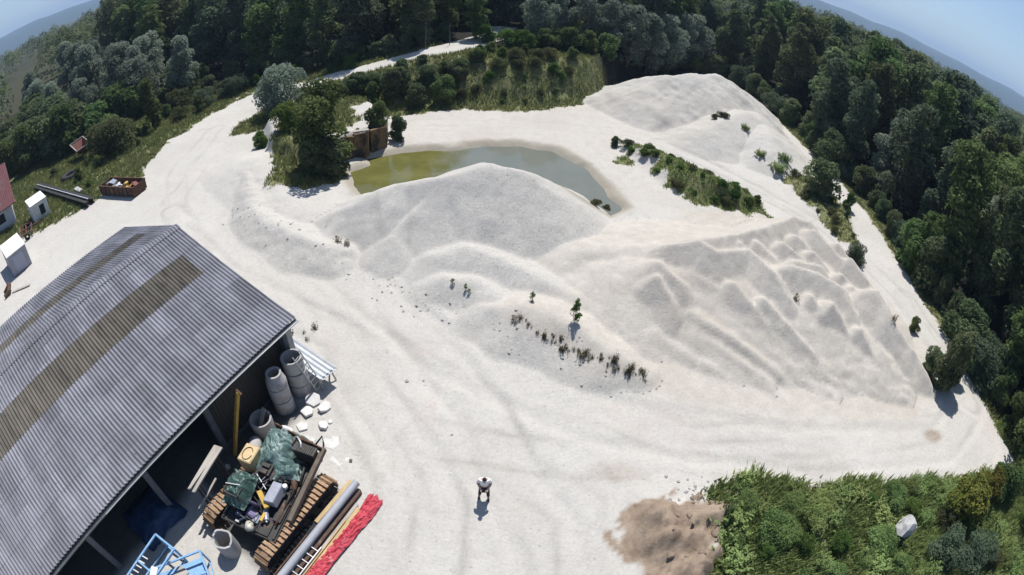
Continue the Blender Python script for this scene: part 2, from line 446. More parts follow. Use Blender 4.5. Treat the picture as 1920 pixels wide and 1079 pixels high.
def heights(x, y):
    wx = x + fbm(x * .35, y * .35, 11) * 1.1
    wy = y + fbm(x * .35, y * .35, 21) * 1.1
    fine = fbm(x * 1.1, y * 1.1, 31, 3) * 0.10
    base = fbm(x * .12, y * .12, 3) * 0.22 + fine * .35
    base = base + bank_h(x, y)
    sd = poly_sd(wx, wy, SHELF)
    base = np.maximum(base, 1.55 * sstep(-sd / 1.6 + .25) + fine)
    base = smax(base, tent(wx, wy, [(-22.5, 34, .6), (-20.8, 32.5, .8), (-17.6, 27.6, .85), (-15.4, 25.8, .95), (-12.6, 24.0, 1.0), (-10.6, 23.4, .85)], .48, .35), .15)
    base = smax(base, tent(wx, wy, [(-22, 35, .9), (-17.5, 31, .7), (-14, 27.8, .55)], .22, .8), .1)
    md = poly_sd(wx, wy, MOUND)
    base = base + 1.5 * sstep(-md / 2.6) * (1 + fbm(x * .5, y * .5, 44) * .8)
    td = poly_sd(wx, wy, THICK)
    base = base + sstep(-td / 3.0) * (.35 + fbm(x * .3, y * .3, 54) * .9)
    dd = poly_sd(wx, wy, DIRT)
    base = base + sstep((-dd + fbm(x * .8, y * .8, 66) * 1.2) / 1.1) * (.5 + fbm(x * .8, y * .8, 64, 5) * 2.2 + 1.3 * np.abs(fbm(x * 1.7, y * 1.7, 68, 4)))
    base = base + sstep(-poly_sd(wx, wy, STRIP) / 1.5) * (.45 + fbm(x * .6, y * .6, 65) * .6)
    # loader and lorry ruts over the yard
    for pl, wdt in (([(-8, 30), (-6, 20), (-1, 14), (2, 8), (4, -3)], 1.1), ([(-9, 22), (-3, 17), (4, 13.6), (13, 11.9), (24, 11.2), (29.5, 14), (29, 24)], 1.2),
                    ([(-26, 28), (-17, 21), (-8, 17), (-2, 9), (-2, -4)], 1.0), ([(13, 46), (19, 39.5), (25, 33), (28.5, 24), (29, 14)], 1.0)):
        d, _ = segs(x + fbm(x * .2, y * .2, 71) * 1.5, y, pl)
        base = base - .05 * np.exp(-((d - wdt) / .28) ** 2) + .02 * np.exp(-((d - wdt - .5) / .25) ** 2)
    bd, _ = segs(x, y, [(-20.8, 32.5), (-17.6, 27.6), (-15.4, 25.8), (-12.6, 24.0), (-10.6, 23.4)])
    base = base + np.exp(-(bd / 2.0) ** 2) * (fbm(x * 1.5, y * 1.5, 161, 4) * .30)
    tv = (x * .75 + y * .66); base = base + fbm((x * .66 - y * .75) * .12, tv * 1.6, 171, 4) * .07 * (np.abs(x - 2) < 14) * (y < 24)
    pd = poly_sd(wx, wy, POND)
    base = base - .85 * sstep((-pd + .9) / 2.2)
    rd, rz = segs(x, y, ROAD)
    base = base + (rz - base) * sstep((3.6 - rd) / 1.6) * (y > 45)
    lump = fbm(x * .8, y * .8, 81) * .30 + fine
    big = fbm(x * .25, y * .25, 83) * .5
    hs = []
    hs.append(smax(tent(wx, wy, MAIN, .60, .25) + fine * .5, tent(wx, wy, [(-4.5, 28.0, 3.0), (-6.8, 24.4, 1.15)], .52, .2), .2) + fbm(x * .5, y * .5, 191, 3) * .12)
    hs.append(tent(wx, wy, LOW, .48, .25) + lump * .5)
    hs.append(tent(wx, wy, FRONT, .52) + lump * .5)
    hs.append(tent(wx, wy, REAR, .52, .4) + fine + fbm(x * .35, y * .35, 211, 4) * .75)
    hs.append(smax(tent(wx, wy, REAR2, .40, .6), tent(wx, wy, REAR3, .40, .6), .3) + lump * .6)
    body = smax(tent(wx, wy, PLAT, .33, .5), tent(wx, wy, BROAD, .36, .6), .3) + lump * .35
    q = ((x - 7.6) * .59 + (y - 20.5) * .80)        # across the wheel lanes pushed down the front of the sand
    p = ((x - 7.6) * .80 - (y - 20.5) * .59)
    qn = q + fbm(x * .5, y * .5, 91) * .5
    crumb = fbm(x * 2.4, y * 2.4, 141, 3) * .16
    streak = fbm(p * .10, qn * 1.25, 131, 2) * .62
    lane = sstep((2.6 - np.abs(q - .2)) / .8) * sstep(p / 1.5) * sstep((8.6 - p) / 1.5)
    body = body + lane * streak * 1.35 + crumb * .7
    for c in S_C + [S_EDGE, S_UP, S_MID]:
        c2 = [(a_, b_, h_ + .20) for a_, b_, h_ in c]
        body = smax(body, tent(x + fbm(x * .7, y * .7, 13) * .5, y + fbm(x * .7, y * .7, 23) * .35, c2, .72, .02) + crumb * .5, .03)
    # flat-topped: the loader has cut the terrace behind the crest
    gully = fbm((x * .55 + y * .85) * .9 + fbm(x * .3, y * .3, 7) * 4, (x * .85 - y * .55) * .18, 151, 4) * .75
    fr = sstep((15.6 - y + .25 * (x - 8)) / 2.0) * sstep((y - 11.8) / 1.0) * (x > 8) * (x < 25)
    body = body + fr * gully
    hs.append(body)
    hs.append(tent(wx, wy, SHARP, .72, .08) + fine * .8)
    hs.append(tent(wx, wy, LOW2, .5) + lump * .8)
    Z = base
    for h in hs:
        Z = smax(Z, h, .06)
    return base, hs, Z, dict(pd=pd, md=md, td=td, dd=dd, rd=rd, sd=sd, wx=wx, wy=wy)

def ground_z(x, y):
    xa, ya = np.array([float(x)]), np.array([float(y)])
    return float(heights(xa, ya)[2][0])

# ------------------------------------------------------------------ terrain sheet and heaps
def axis(a, b, step, far):
    core = np.arange(a, b + 1e-6, step)
    out, g = [], step
    d = 0.0
    while d < far:
        g *= 1.17
        d += g
        out.append(d)
    out = np.array(out)
    return np.concatenate([(a - out)[::-1], core, b + out])
gx = axis(-46, 35, 0.17, 7200)
gy = axis(-3, 66, 0.17, 7200)
X, Y = np.meshgrid(gx, gy)
base, hs, Z, D = heights(X, Y)
stack = np.stack([h - base for h in hs], 0)
dom = np.where(stack.max(0) > 0.03, stack.argmax(0), -1)

e1 = fbm(X * .5, Y * .5, 101, 5) * 2.4 + fbm(X * 2.2, Y * 2.2, 111, 3) * .9
g_w = (np.interp(Y, *WEST) - X) + e1 * 1.6
fxx = np.interp(X, [-60, -34, -24, -16, -14, -9.9, -4.6, .7, 6, 8.7, 13, 20, 30, 40, 80], [66, 58, 51.5, 48.5, 47.4, 49.0, 50.3, 51.3, 55, 59, 66, 74, 84, 110, 140])
g_n = (Y - fxx) + e1
g_e = (X - np.interp(Y, *EAST)) + e1 * .5
g_t = -D['td'] + e1 * .6
g_m = -D['md'] + e1 * 2.4 - .15
g_s = -poly_sd(D['wx'], D['wy'], STRIP) + e1 * 1.2 - .5
g_p = -poly_sd(D['wx'], D['wy'], [(-31, 43), (-27.5, 42.5), (-23.5, 44), (-20.5, 36), (-18.6, 31.6), (-15.5, 30.4), (-13.6, 31.6), (-13.4, 36), (-15.5, 38.2), (-15, 42.5), (-16.5, 50), (-29, 51)]) + e1 * 1.3
grass = np.maximum.reduce([g_w, g_n, g_e, g_t, g_m, g_s, g_p])
grass = sstep(grass / 1.0 + .3)
grass *= 1 - sstep((2.5 - D['rd'] + e1 * .25) / .7)
grass *= np.where(dom >= 0, np.where((dom == 3) | (dom == 4), .0, .0), 1)
dirt = sstep((-D['dd'] + e1 * 1.6 - .05) / .3 + .3)
ex, ey = X - 23.3, Y - 11.9
dirt = np.maximum(dirt, .75 * sstep(1.5 - np.hypot(ex / .75, ey / .45) + e1 * .15))
ex, ey = X - 4.7, Y - 10.8
dirt = np.maximum(dirt, .35 * sstep(1.3 - np.hypot(ex / 1.2, ey / .5) + e1 * .5))
sand = sstep((-poly_sd(D['wx'], D['wy'], SAND) + e1 * .5) / 1.4 + .4)
sand = np.where((dom == 2) | (dom == 5) | (dom == 6), np.maximum(sand, .85), sand)
sand = np.maximum(sand, .6 * sstep((-poly_sd(D['wx'], D['wy'], [(-13, 40), (6, 32), (13, 33), (10, 42), (18, 47), (27, 56), (8, 58), (-14, 49)]) + e1) / 3 + .3))
bd2, _ = segs(X + 1.0, Y + 1.0, [(-20.8, 32.5), (-17.6, 27.6), (-15.4, 25.8), (-12.6, 24.0), (-10.6, 23.4)])
heap = np.where((dom == 0) | (dom == 1) | (dom == 3) | (dom == 4), sstep(stack.max(0) / .9 + e1 * .25), 0.0)
wet = sstep((1.25 - np.abs(D['pd']) * 1.1 + e1 * .5)) * .8
heap = np.where(dom == 0, heap * (.45 + .55 * sstep((X + 5.5 + e1) / 3.5)), heap)  # left flank nearer yard gravel, its sunlit tone painted in as well
heap = np.maximum(heap, np.where(dom == 7, .8, 0))
heap = np.maximum(heap, .9 * sstep((1.9 - bd2 + e1 * .8) / 1.2))  # shaded south-west face of the berm painted in as darker gravel
cover = np.stack([grass, dirt, sand, heap], -1)
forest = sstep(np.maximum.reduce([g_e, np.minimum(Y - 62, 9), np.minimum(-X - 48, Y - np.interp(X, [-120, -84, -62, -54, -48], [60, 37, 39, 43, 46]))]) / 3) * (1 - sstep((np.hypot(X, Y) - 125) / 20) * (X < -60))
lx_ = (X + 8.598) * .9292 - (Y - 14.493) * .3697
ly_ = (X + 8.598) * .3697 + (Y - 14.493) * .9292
painted_shade = sstep((-.35 - lx_ + e1 * .25) / .7 + .3) * sstep((lx_ + 16.4) / .5) * sstep((-.2 - ly_) / .5) * sstep((ly_ + 27) / .5)  # shade under the shed roof, painted into the ground colour
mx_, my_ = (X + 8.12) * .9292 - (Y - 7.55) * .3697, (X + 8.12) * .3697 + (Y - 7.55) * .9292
painted_shade = np.maximum(painted_shade, sstep((1.12 - np.maximum(np.abs(mx_) / 1.8, np.abs(my_) / 2.2) + e1 * .12) * 4))  # painted shade beneath the machine
painted_shade = np.maximum(painted_shade, sstep((1.3 - lx_ + e1 * .3) / .6) * sstep((lx_ + 1) / .5) * sstep((-1.2 - ly_) / .8) * sstep((ly_ + 7.6 + e1 * .3) / .6))  # painted shade in the gap between shed and machine
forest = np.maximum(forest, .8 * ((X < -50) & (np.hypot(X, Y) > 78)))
TR = [([(-8, 30), (-6, 20), (-1, 14), (2, 8), (4, -3)], .95), ([(-9, 22), (-3, 17), (4, 13.6), (13, 11.9), (24, 11.2), (29.5, 14), (29, 24)], 1.0), ([(-26, 28), (-17, 21), (-8, 17), (-2, 9), (-2, -4)], .9),
      ([(13, 46), (19, 39.5), (25, 33), (28.5, 24), (29, 14)], .9), ([(-22, 27), (-13, 19.5), (-5, 15.5), (3, 9), (3.5, -2)], .95), ([(-7, 14), (-3.5, 10), (-1.5, 5), (0, -2)], .8), ([(-4, 20), (1, 15.2), (8, 12.7), (18, 12.2), (27, 12.5)], .95),
      ([(-3, 12), (3, 11.5), (7, 12), (14, 11.2)], .85), ([(-32, 45), (-30, 34), (-24, 26), (-15, 18)], .9), ([(-29, 40), (-27, 30), (-20, 21.5), (-34, 16)], .9), ([(-10, 46), (0, 47), (10, 48), (18, 42), (24, 35)], .9)]
trk = np.zeros_like(X)
for i, (pl, wd_) in enumerate(TR):
    d_, _ = segs(X + fbm(X * .25, Y * .25, 400 + i) * 1.2, Y + fbm(X * .25, Y * .25, 420 + i) * 1.2, pl)
    trk = np.maximum(trk, np.exp(-((d_ - wd_) / .17) ** 2) * np.clip(.35 + fbm(X * .4, Y * .4, 440 + i) * 2.2, 0, 1))
fd, _ = segs(D['wx'], D['wy'], [(-10.9, 22.6), (-7.5, 21.6), (-4.5, 20.6), (-1.8, 18.8), (-.1, 17.4), (3.2, 15.4), (5.9, 15.0)])
foot = sstep((1.25 - fd + e1 * .8) / 1.0)
cover[..., 3] = np.maximum(cover[..., 3], foot * .95)
cover[..., 2] *= 1 - foot * .8
extra = np.stack([wet, forest, painted_shade, trk], -1)

gyy, gxx = np.gradient(Z, gy, gx)
NRM = np.stack([-gxx, -gyy, np.ones_like(Z)], -1)
NRM /= np.linalg.norm(NRM, axis=-1, keepdims=True)

def ground_material():
    m, t, out = _new('gravel_sand_and_soil')
    p = t.nodes.new('ShaderNodeBsdfPrincipled')
    p.inputs['Roughness'].default_value = 0.95
    p.inputs['Specular IOR Level'].default_value = 0.15
    a = t.nodes.new('ShaderNodeAttribute'); a.attribute_name = 'cover'
    b = t.nodes.new('ShaderNodeAttribute'); b.attribute_name = 'extra'
    sp = t.nodes.new('ShaderNodeSeparateColor'); t.links.new(a.outputs['Color'], sp.inputs[0])
    sx = t.nodes.new('ShaderNodeSeparateColor'); t.links.new(b.outputs['Color'], sx.inputs[0])
    n_big = _noise(t, .16, 5, .6)
    n_mid = _noise(t, 1.3, 6, .7)
    n_fine = _noise(t, 9.0, 5, .75)
    n_grit = _noise(t, 34.0, 3, .8)
    yard = _mix(t, _ramp(t, n_big, .35, .65), (.480, .460, .424), (.428, .408, .374))
    yard = _mix(t, _math(t, 'MULTIPLY', _ramp(t, n_mid, .52, .75), .55), yard, (.360, .343, .315))
    yard = _mix(t, _math(t, 'MULTIPLY', b.outputs['Alpha'], .75), yard, (.315, .298, .272))
    yard = _mix(t, _math(t, 'MULTIPLY', _ramp(t, _noise(t, 6.5, 2, .5), .66, .72), .55), yard, (.26, .25, .235))
    pink = _noise(t, .23, 3, .5, dist=1.0)
    yard = _mix(t, _math(t, 'MULTIPLY', _ramp(t, pink, .60, .72), .35), yard, (.45, .385, .36))
    heapc = _mix(t, _ramp(t, n_fine, .35, .65), (.490, .470, .432), (.375, .358, .330))
    heapc = _mix(t, _math(t, 'MULTIPLY', _ramp(t, n_mid, .5, .7), .4), heapc, (.47, .456, .43))
    heapc = _mix(t, _math(t, 'MULTIPLY', _ramp(t, _noise(t, 4.2, 3, .6), .60, .70), .6), heapc, (.27, .262, .25))
    sandc = _mix(t, _ramp(t, n_mid, .35, .65), (.475, .442, .392), (.405, .375, .332))
    sandc = _mix(t, _math(t, 'MULTIPLY', _ramp(t, n_big, .5, .62), .5), sandc, (.395, .358, .312))
    soil = _mix(t, _ramp(t, n_mid, .35, .65), (.320, .252, .190), (.200, .150, .110))
    turf = _mix(t, _ramp(t, n_mid, .38, .62), (.130, .145, .060), (.205, .195, .10))
    turf = _mix(t, _ramp(t, n_fine, .5, .75), turf, (.085, .11, .04))
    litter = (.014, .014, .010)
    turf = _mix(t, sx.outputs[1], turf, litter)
    col = _mix(t, a.outputs['Alpha'], yard, heapc)
    col = _mix(t, sp.outputs[2], col, sandc)
    col = _mix(t, _math(t, 'MULTIPLY', sx.outputs[0], .8), col, (.24, .21, .15))
    col = _mix(t, sp.outputs[1], col, soil)
    col = _mix(t, _math(t, 'MULTIPLY', sx.outputs[2], .88), col, _mix(t, _ramp(t, n_mid, .35, .65), (.035, .033, .030), (.065, .060, .054)))  # near-black ground tone for the painted shade of shed and machine
    edge = _ramp(t, _math(t, 'ADD', sp.outputs[0], _math(t, 'MULTIPLY', _math(t, 'SUBTRACT', n_fine, .5), .9)), .35, .65)
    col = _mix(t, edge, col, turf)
    n_speck = _noise(t, 5.5, 2, .9)
    grit = _ramp(t, _math(t, 'ADD', _math(t, 'MULTIPLY', n_grit, .45), _math(t, 'MULTIPLY', n_speck, .55)), .32, .68)
    gm = t.nodes.new('ShaderNodeMapRange'); gm.inputs[3].default_value = .87; gm.inputs[4].default_value = 1.11
    t.links.new(grit, gm.inputs[0])
    mulc = t.nodes.new('ShaderNodeVectorMath'); mulc.operation = 'SCALE'
    t.links.new(col, mulc.inputs[0]); t.links.new(gm.outputs[0], mulc.inputs['Scale'])
    t.links.new(mulc.outputs[0], p.inputs['Base Color'])
    hh = _math(t, 'ADD', _math(t, 'MULTIPLY', n_fine, .7), _math(t, 'ADD', n_mid, _math(t, 'MULTIPLY', n_grit, .25)))
    t.links.new(_bump(t, hh, .55, .10), p.inputs['Normal'])
    t.links.new(p.outputs[0], out.inputs[0])
    return m
MT['ground'] = ground_material()

ny, nx = X.shape
IDX = np.arange(nx * ny).reshape(ny, nx)
QUADS = np.stack([IDX[:-1, :-1], IDX[:-1, 1:], IDX[1:, 1:], IDX[1:, :-1]], -1).reshape(-1, 4)

def sheet(name, zz, quads):
    used = np.unique(quads)
    remap = np.full(nx * ny, -1, np.int64); remap[used] = np.arange(len(used))
    v = np.stack([X.ravel()[used], Y.ravel()[used], zz.ravel()[used]], -1)
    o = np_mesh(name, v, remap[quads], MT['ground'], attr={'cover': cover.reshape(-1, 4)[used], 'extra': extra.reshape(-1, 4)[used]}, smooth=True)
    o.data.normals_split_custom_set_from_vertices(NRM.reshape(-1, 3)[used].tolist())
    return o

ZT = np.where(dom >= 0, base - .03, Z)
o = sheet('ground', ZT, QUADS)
tag(o, 'pale gravel floor of the pit with tracks, verges and forest soil', 'ground', kind='structure')
HEAPS = [('gravel_heap', 'tall grey gravel heap in front of the pond, the largest in the middle', 'heap'),
         ('gravel_heap', 'low grey gravel bank at the foot of the tall heap, facing the yard', 'heap'),
         ('sand_heap', 'low brownish sand ridge above the row of dark dry weeds', 'heap'),
         ('gravel_heap', 'smooth rounded pale heap at the far end of the pit against the dark forest', 'heap'),
         ('gravel_heap', 'low pale rutted heap between the far rounded heap and the forest track', 'heap'),
         ('sand_heap', 'broad beige sand heap with many small peaks right of the middle', 'heap'),
         ('sand_heap', 'sharp wedge of sand at the right end of the broad sand heap', 'heap'),
         ('gravel_heap', 'small lumpy gravel bank with tiny saplings below the low grey bank', 'heap')]
domq = dom.ravel()[QUADS]
for i, (nm, lb, ct) in enumerate(HEAPS):
    hit = (domq == i)
    # each face goes to the heap owning most of its corners
    q = QUADS[hit.any(1) & ((domq.max(1) == i))]
    if len(q):
        o = sheet(nm, Z, q)
        tag(o, lb, ct)
        if nm == 'gravel_heap' or nm == 'sand_heap':
            tag(o, group='heaps of gravel and sand in the pit')

# ------------------------------------------------------------------ pond
def water_material():
    m, t, out = _new('murky_pond_water')
    p = t.nodes.new('ShaderNodeBsdfPrincipled')
    sp = t.nodes.new('ShaderNodeSeparateXYZ')
    t.links.new(t.nodes.new('ShaderNodeTexCoord').outputs['Object'], sp.inputs[0])
    n = _noise(t, .5, 4, .6)
    f = _math(t, 'ADD', sp.outputs[0], _math(t, 'MULTIPLY', _math(t, 'SUBTRACT', n, .5), 5))
    f = _ramp(t, f, -7.0, -4.4)
    c1 = _mix(t, _ramp(t, n, .4, .65), (.100, .100, .030), (.132, .128, .042))
    c2 = _mix(t, _ramp(t, n, .4, .65), (.135, .145, .122), (.150, .156, .130))  # grey sky reflection painted into the right-hand water
    t.links.new(_mix(t, f, c1, c2), p.inputs['Base Color'])
    p.inputs['Roughness'].default_value = .05
    p.inputs['IOR'].default_value = 1.33
    t.links.new(_bump(t, _noise(t, 2.2, 3), .04, .03), p.inputs['Normal'])
    t.links.new(p.outputs[0], out.inputs[0])
    return m
PW = [(-17, 29), (9, 29), (9, 44), (-17, 44)]
pb = MB().prism([(-14.6, 29.8), (8.5, 29.8), (8.5, 43.6), (-12.0, 43.6), (-12.3, 39.8), (-14.6, 37.6)], -.60, -.34)
o = pb.build('pond', water_material())
tag(o, 'murky olive and grey pond behind the tall gravel heap', 'pond', kind='structure')

# ------------------------------------------------------------------ far hills
def hills():
    na, nr = 360, 14
    az = np.linspace(0, 2 * math.pi, na, endpoint=False)
    rr = np.linspace(2600, 6400, nr)
    A, RR = np.meshgrid(az, rr)
    prof = np.sin(np.linspace(0, math.pi, nr))[:, None] ** .8
    ax, ay = np.cos(A) * 4, np.sin(A) * 4
    hgt = (70 + 120 * np.clip(fbm(ax * 1.3, ay * 1.3, 201, 5) + .35, 0, 1)) * prof + fbm(ax * 6 + RR * .002, ay * 6, 202, 4) * 26 * prof - 4
    v = np.stack([RR * np.sin(A), RR * np.cos(A), hgt], -1).reshape(-1, 3)
    I = np.arange(na * nr).reshape(nr, na)
    J = np.roll(I, -1, 1)
    q = np.stack([I[:-1], I[1:], J[1:], J[:-1]], -1).reshape(-1, 4)
    m = mat('wooded_hills', (.018, .032, .022), (.03, .045, .03), .004, 1.0, bump=0, dirt=(.05, .055, .035), dirt_scale=.0022, dirt_lo=.58, dirt_hi=.66)
    o = np_mesh('hills', v, q, m, smooth=True)
    tag(o, 'distant wooded hills along the horizon', 'hills', kind='structure')
hills()

# ------------------------------------------------------------------ the open shed with the corrugated roof
U = (0.3697, 0.9292)                    # long direction of the shed and of the machine (away from camera)
AZ = -math.atan2(U[0], U[1])            # local +Y runs along U, local +X towards the yard

def roof_material():
    m, t, out = _new('corrugated_fibre_cement')
    p = t.nodes.new('ShaderNodeBsdfPrincipled')
    n1 = _noise(t, .35, 5, .65, stretch=(1, 2.2, 1))
    col = _mix(t, _ramp(t, n1, .35, .65), (.250, .250, .285), (.155, .155, .178))
    # one tone per sheet
    br = t.nodes.new('ShaderNodeTexBrick')
    br.inputs['Scale'].default_value = 1.0
    br.inputs['Brick Width'].default_value = 1.62; br.inputs['Row Height'].default_value = .92
    br.inputs['Mortar Size'].default_value = .004
    br.inputs['Color1'].default_value = (.70, .70, .70, 1); br.inputs['Color2'].default_value = (1.18, 1.18, 1.18, 1)
    br.inputs['Mortar'].default_value = (.55, .55, .55, 1)
    mp = t.nodes.new('ShaderNodeMapping'); mp.inputs['Rotation'].default_value = (0, 0, 0)
    t.links.new(t.nodes.new('ShaderNodeTexCoord').outputs['Object'], mp.inputs[0])
    t.links.new(mp.outputs[0], br.inputs['Vector'])
    col = _mix(t, .75, col, br.outputs[0], 'MULTIPLY')
    st = _noise(t, 1.6, 5, .7, stretch=(.25, 3.0, 1))
    col = _mix(t, _math(t, 'MULTIPLY', _ramp(t, st, .52, .72), .55), col, (.105, .102, .112))
    sp = _noise(t, 3.2, 3, .7)
    col = _mix(t, _ramp(t, sp, .685, .72), col, (.045, .042, .045))
    sy = t.nodes.new('ShaderNodeSeparateXYZ'); t.links.new(mp.outputs[0], sy.inputs[0])
    cw = _math(t, 'COSINE', _math(t, 'MULTIPLY', sy.outputs[1], 2 * math.pi / .177))
    gr_ = _math(t, 'MULTIPLY', _ramp(t, cw, .2, -.9), _ramp(t, _noise(t, .9, 4, .6), .25, .6))
    col = _mix(t, _math(t, 'MULTIPLY', gr_, .8), col, (.055, .054, .062))      # shade between the ribs painted in as darker valleys
    t.links.new(col, p.inputs['Base Color'])
    p.inputs['Roughness'].default_value = .75
    t.links.new(_bump(t, _noise(t, 20, 3), .25, .01), p.inputs['Normal'])
    t.links.new(p.outputs[0], out.inputs[0])
    return m
MT['roof'] = roof_material()
MT['skylight'] = mat('grimy_translucent_sheeting', (.128, .114, .090), (.072, .064, .052), .7, .6, dirt=(.045, .041, .036), dirt_scale=1.4, dirt_lo=.5, dirt_hi=.68, stretch=(.35, 1.6, 1))

def wave_sheet(name, parent, m, y0, y1, fx, fz, s_edges, period=.177, amp=.033, lap=.012):
    """corrugated sheeting; waves run up the slope. fx, fz give a point on the slope for s in 0..1"""
    n = int(round((y0 - y1) / period * 8))
    ys = np.linspace(y0, y1, n + 1)
    wv = amp * np.cos(ys / period * 2 * math.pi)
    V, Fq, k = [], [], 0
    for s0, s1 in zip(s_edges[:-1], s_edges[1:]):
        for s, dz in ((s0, lap), (s1 + (.012 if s1 < .999 else 0), 0.0)):
            V.append(np.stack([np.full_like(ys, fx(s)), ys, fz(s) + wv + dz], -1))
        a = np.arange(n) + k
        Fq.append(np.stack([a, a + 1, a + n + 2, a + n + 1], -1))
        k += 2 * (n + 1)
    o = np_mesh(name, np.concatenate(V), np.concatenate(Fq), m, parent)
    so_ = o.modifiers.new('thickness', 'SOLIDIFY'); so_.thickness = .008; so_.offset = -1
    return o

def shed():
    L, W, EH, RH = 27.0, 16.2, 3.40, 5.60
    t = thing('shed', 'large open-sided shed with a grey corrugated gable roof and brown skylight bands', 'shed', (-8.598, 14.493, 0), AZ)
    hw = W / 2
    rx, rz = lambda s: -hw * s, lambda s: EH + (RH - EH) * s
    lx, lz = lambda s: -W + hw * s, lambda s: EH + (RH - EH) * s
    wave_sheet('roof_slope', t, MT['roof'], 0, -L, rx, rz, [0, .20, .40, .585])
    wave_sheet('roof_slope', t, MT['roof'], 0, -L, rx, rz, [.775, .90, 1.0])
    wave_sheet('roof_slope', t, MT['roof'], 0, -1.06, rx, rz, [.585, .775])
    wave_sheet('roof_slope', t, MT['roof'], 0, -L, lx, lz, [0, .18, .36, .53])
    wave_sheet('roof_slope', t, MT['roof'], 0, -L, lx, lz, [.71, .86, 1.0])
    wave_sheet('roof_slope', t, MT['roof'], 0, -.85, lx, lz, [.53, .71])
    wave_sheet('skylight_strip', t, MT['skylight'], -1.06, -L, rx, lambda s: rz(s) + .003, [.575, .785])
    wave_sheet('skylight_strip', t, MT['skylight'], -.85, -L, lx, lambda s: lz(s) + .003, [.52, .72])
    # ridge cap: corrugated saddle pieces
    n = int(L / .177 * 8)
    ys = np.linspace(.02, -L, n + 1)
    wv = .026 * np.cos(ys / .177 * 2 * math.pi)
    prof = [(-.30, -.075), (-.10, .005), (0, .03), (.10, .005), (.30, -.075)]
    V = np.concatenate([np.stack([np.full_like(ys, -hw + px), ys, RH + pz + .03 + wv], -1) for px, pz in prof])
    F_ = []
    for i in range(len(prof) - 1):
        a = np.arange(n) + i * (n + 1)
        F_.append(np.stack([a, a + n + 1, a + n + 2, a + 1], -1))
    o = np_mesh('ridge_cap', V, np.concatenate(F_), MT['roof'], t)
    s_ = o.modifiers.new('thickness', 'SOLIDIFY'); s_.thickness = .01
    # gutter along the yard-side eave
    g = MB()
    pr = [(.10 * math.sin(a), -.10 * math.cos(a)) for a in np.linspace(-math.pi / 2, math.pi / 2, 9)]
    vs = [(.09 + px, y, EH - .035 + pz) for y in (0.0, -L) for px, pz in pr]
    g.add(vs, [(i, i + 1, i + 10, i + 9) for i in range(8)])
    o = g.build('gutter', mat('dark_weathered_gutter', (.11, .115, .12), (.06, .062, .066), 3, .5, .4), t)
    s_ = o.modifiers.new('thickness', 'SOLIDIFY'); s_.thickness = .012
    MB().bar((.205, 0, EH - .03), (.205, -L * .42, EH - .03), .022, .022).build('gutter_edge', MT['galv'], o)
    # posts, beam and rafters
    for y in (-.5, -5.3, -9.0, -12.7, -16.4, -20.1, -23.8, -26.6):
        MB().box((-.62, y, 1.62), (.26, .26, 3.24)).build('post', MT['post'], t, bevel=.015)
    MB().box((-.62, -L / 2, 3.19), (.18, L - .4, .22)).build('eave_beam', MT['wood_dark'], t)
    for k in range(11):
        y = -.5 - k * 2.6
        for sx in (1, -1):
            a = (-hw + sx * (hw - .3), y, EH - .10); b = (-hw, y, RH - .22)
            MB().bar(a, b, .10, .2).build('rafter', MT['wood_dark'], t)
    # boarded bay behind the concrete rings, closed gable ends and back wall
    b = MB()
    for k in range(25):
        b.box((-.74, -.62 - k * .19, 1.52), (.03, .175, 3.0 + random.uniform(-.05, .05)))
    b.build('plank_wall', MT['wood_dark'], t)
    for y in (-.36, -L + .36):
        g = MB()
        xs = [-.75, -hw, -W + .6]
        g.add([(-.75, y, 0), (-W + .6, y, 0), (-W + .6, y, EH - .05), (-hw, y, RH - .14), (-.75, y, EH - .05),
               (-.75, y - .1, 0), (-W + .6, y - .1, 0), (-W + .6, y - .1, EH - .05), (-hw, y - .1, RH - .14), (-.75, y - .1, EH - .05)],
              [(0, 1, 2, 3, 4), (9, 8, 7, 6, 5), (0, 5, 6, 1), (1, 6, 7, 2), (2, 7, 8, 3), (3, 8, 9, 4), (4, 9, 5, 0)])
        g.build('gable_wall', MT['grey_wall'], t)
    MB().box((-W + .65, -L / 2, 1.65), (.1, L - .9, 3.3)).build('back_wall', MT['grey_wall'], t)
    MB().box((-.42, -.42, 1.6), (.46, .30, 3.16)).build('corner_pillar', MT['concrete'], t, bevel=.02)
    return t
shed()

# ------------------------------------------------------------------ concrete rings, pipes and other stock beside the shed
def ring_mb(r, h, wall=.085, seg=28, z=0.0):
    return MB().lathe([(r - wall, z), (r, z), (r, z + h), (r - wall, z + h)], seg, closed=True)

def ring_stack(loc, label, n, r, h, cone=False, group='stacks of concrete well rings'):
    t = thing('concrete_ring_stack', label, 'concrete rings', loc, random.uniform(0, 3), group)
    z = 0.0
    for i in range(n):
        o = ring_mb(r, h - .055).build('ring', MT['concrete'], t, bevel=.012, smooth=False, loc=(random.uniform(-.03, .03), random.uniform(-.03, .03), z))
        MB().lathe([(r - .10, -.055), (r - .05, -.055), (r - .05, 0.0), (r - .10, 0.0)], 28, closed=True).build('joint', MT['dark_void'], o)  # near-black band paints the shadow in the gap between rings
        z += h
    if cone:
        MB().lathe([(r - .085, 0), (r, 0), (r, .20), (.35, .56), (.35, .66), (.26, .66), (.26, .56)], 28, closed=True).build('cone_top', MT['concrete'], t, bevel=.01, loc=(0, 0, z))
    return t
ring_stack((-9.14, 12.44, 0), 'stack of grey concrete well rings with a narrowed cone on top', 2, .46, .78, True)
ring_stack((-8.74, 13.52, 0), 'stack of three wide concrete rings with a ladder leaning on it', 3, .48, .73)
t = thing('concrete_ring', 'single shaded concrete ring with a pale board sticking out of it', 'concrete ring', (-9.62, 11.05, 0), .4)
ring_mb(.50, .88).build('ring', MT['concrete'], t, bevel=.012)
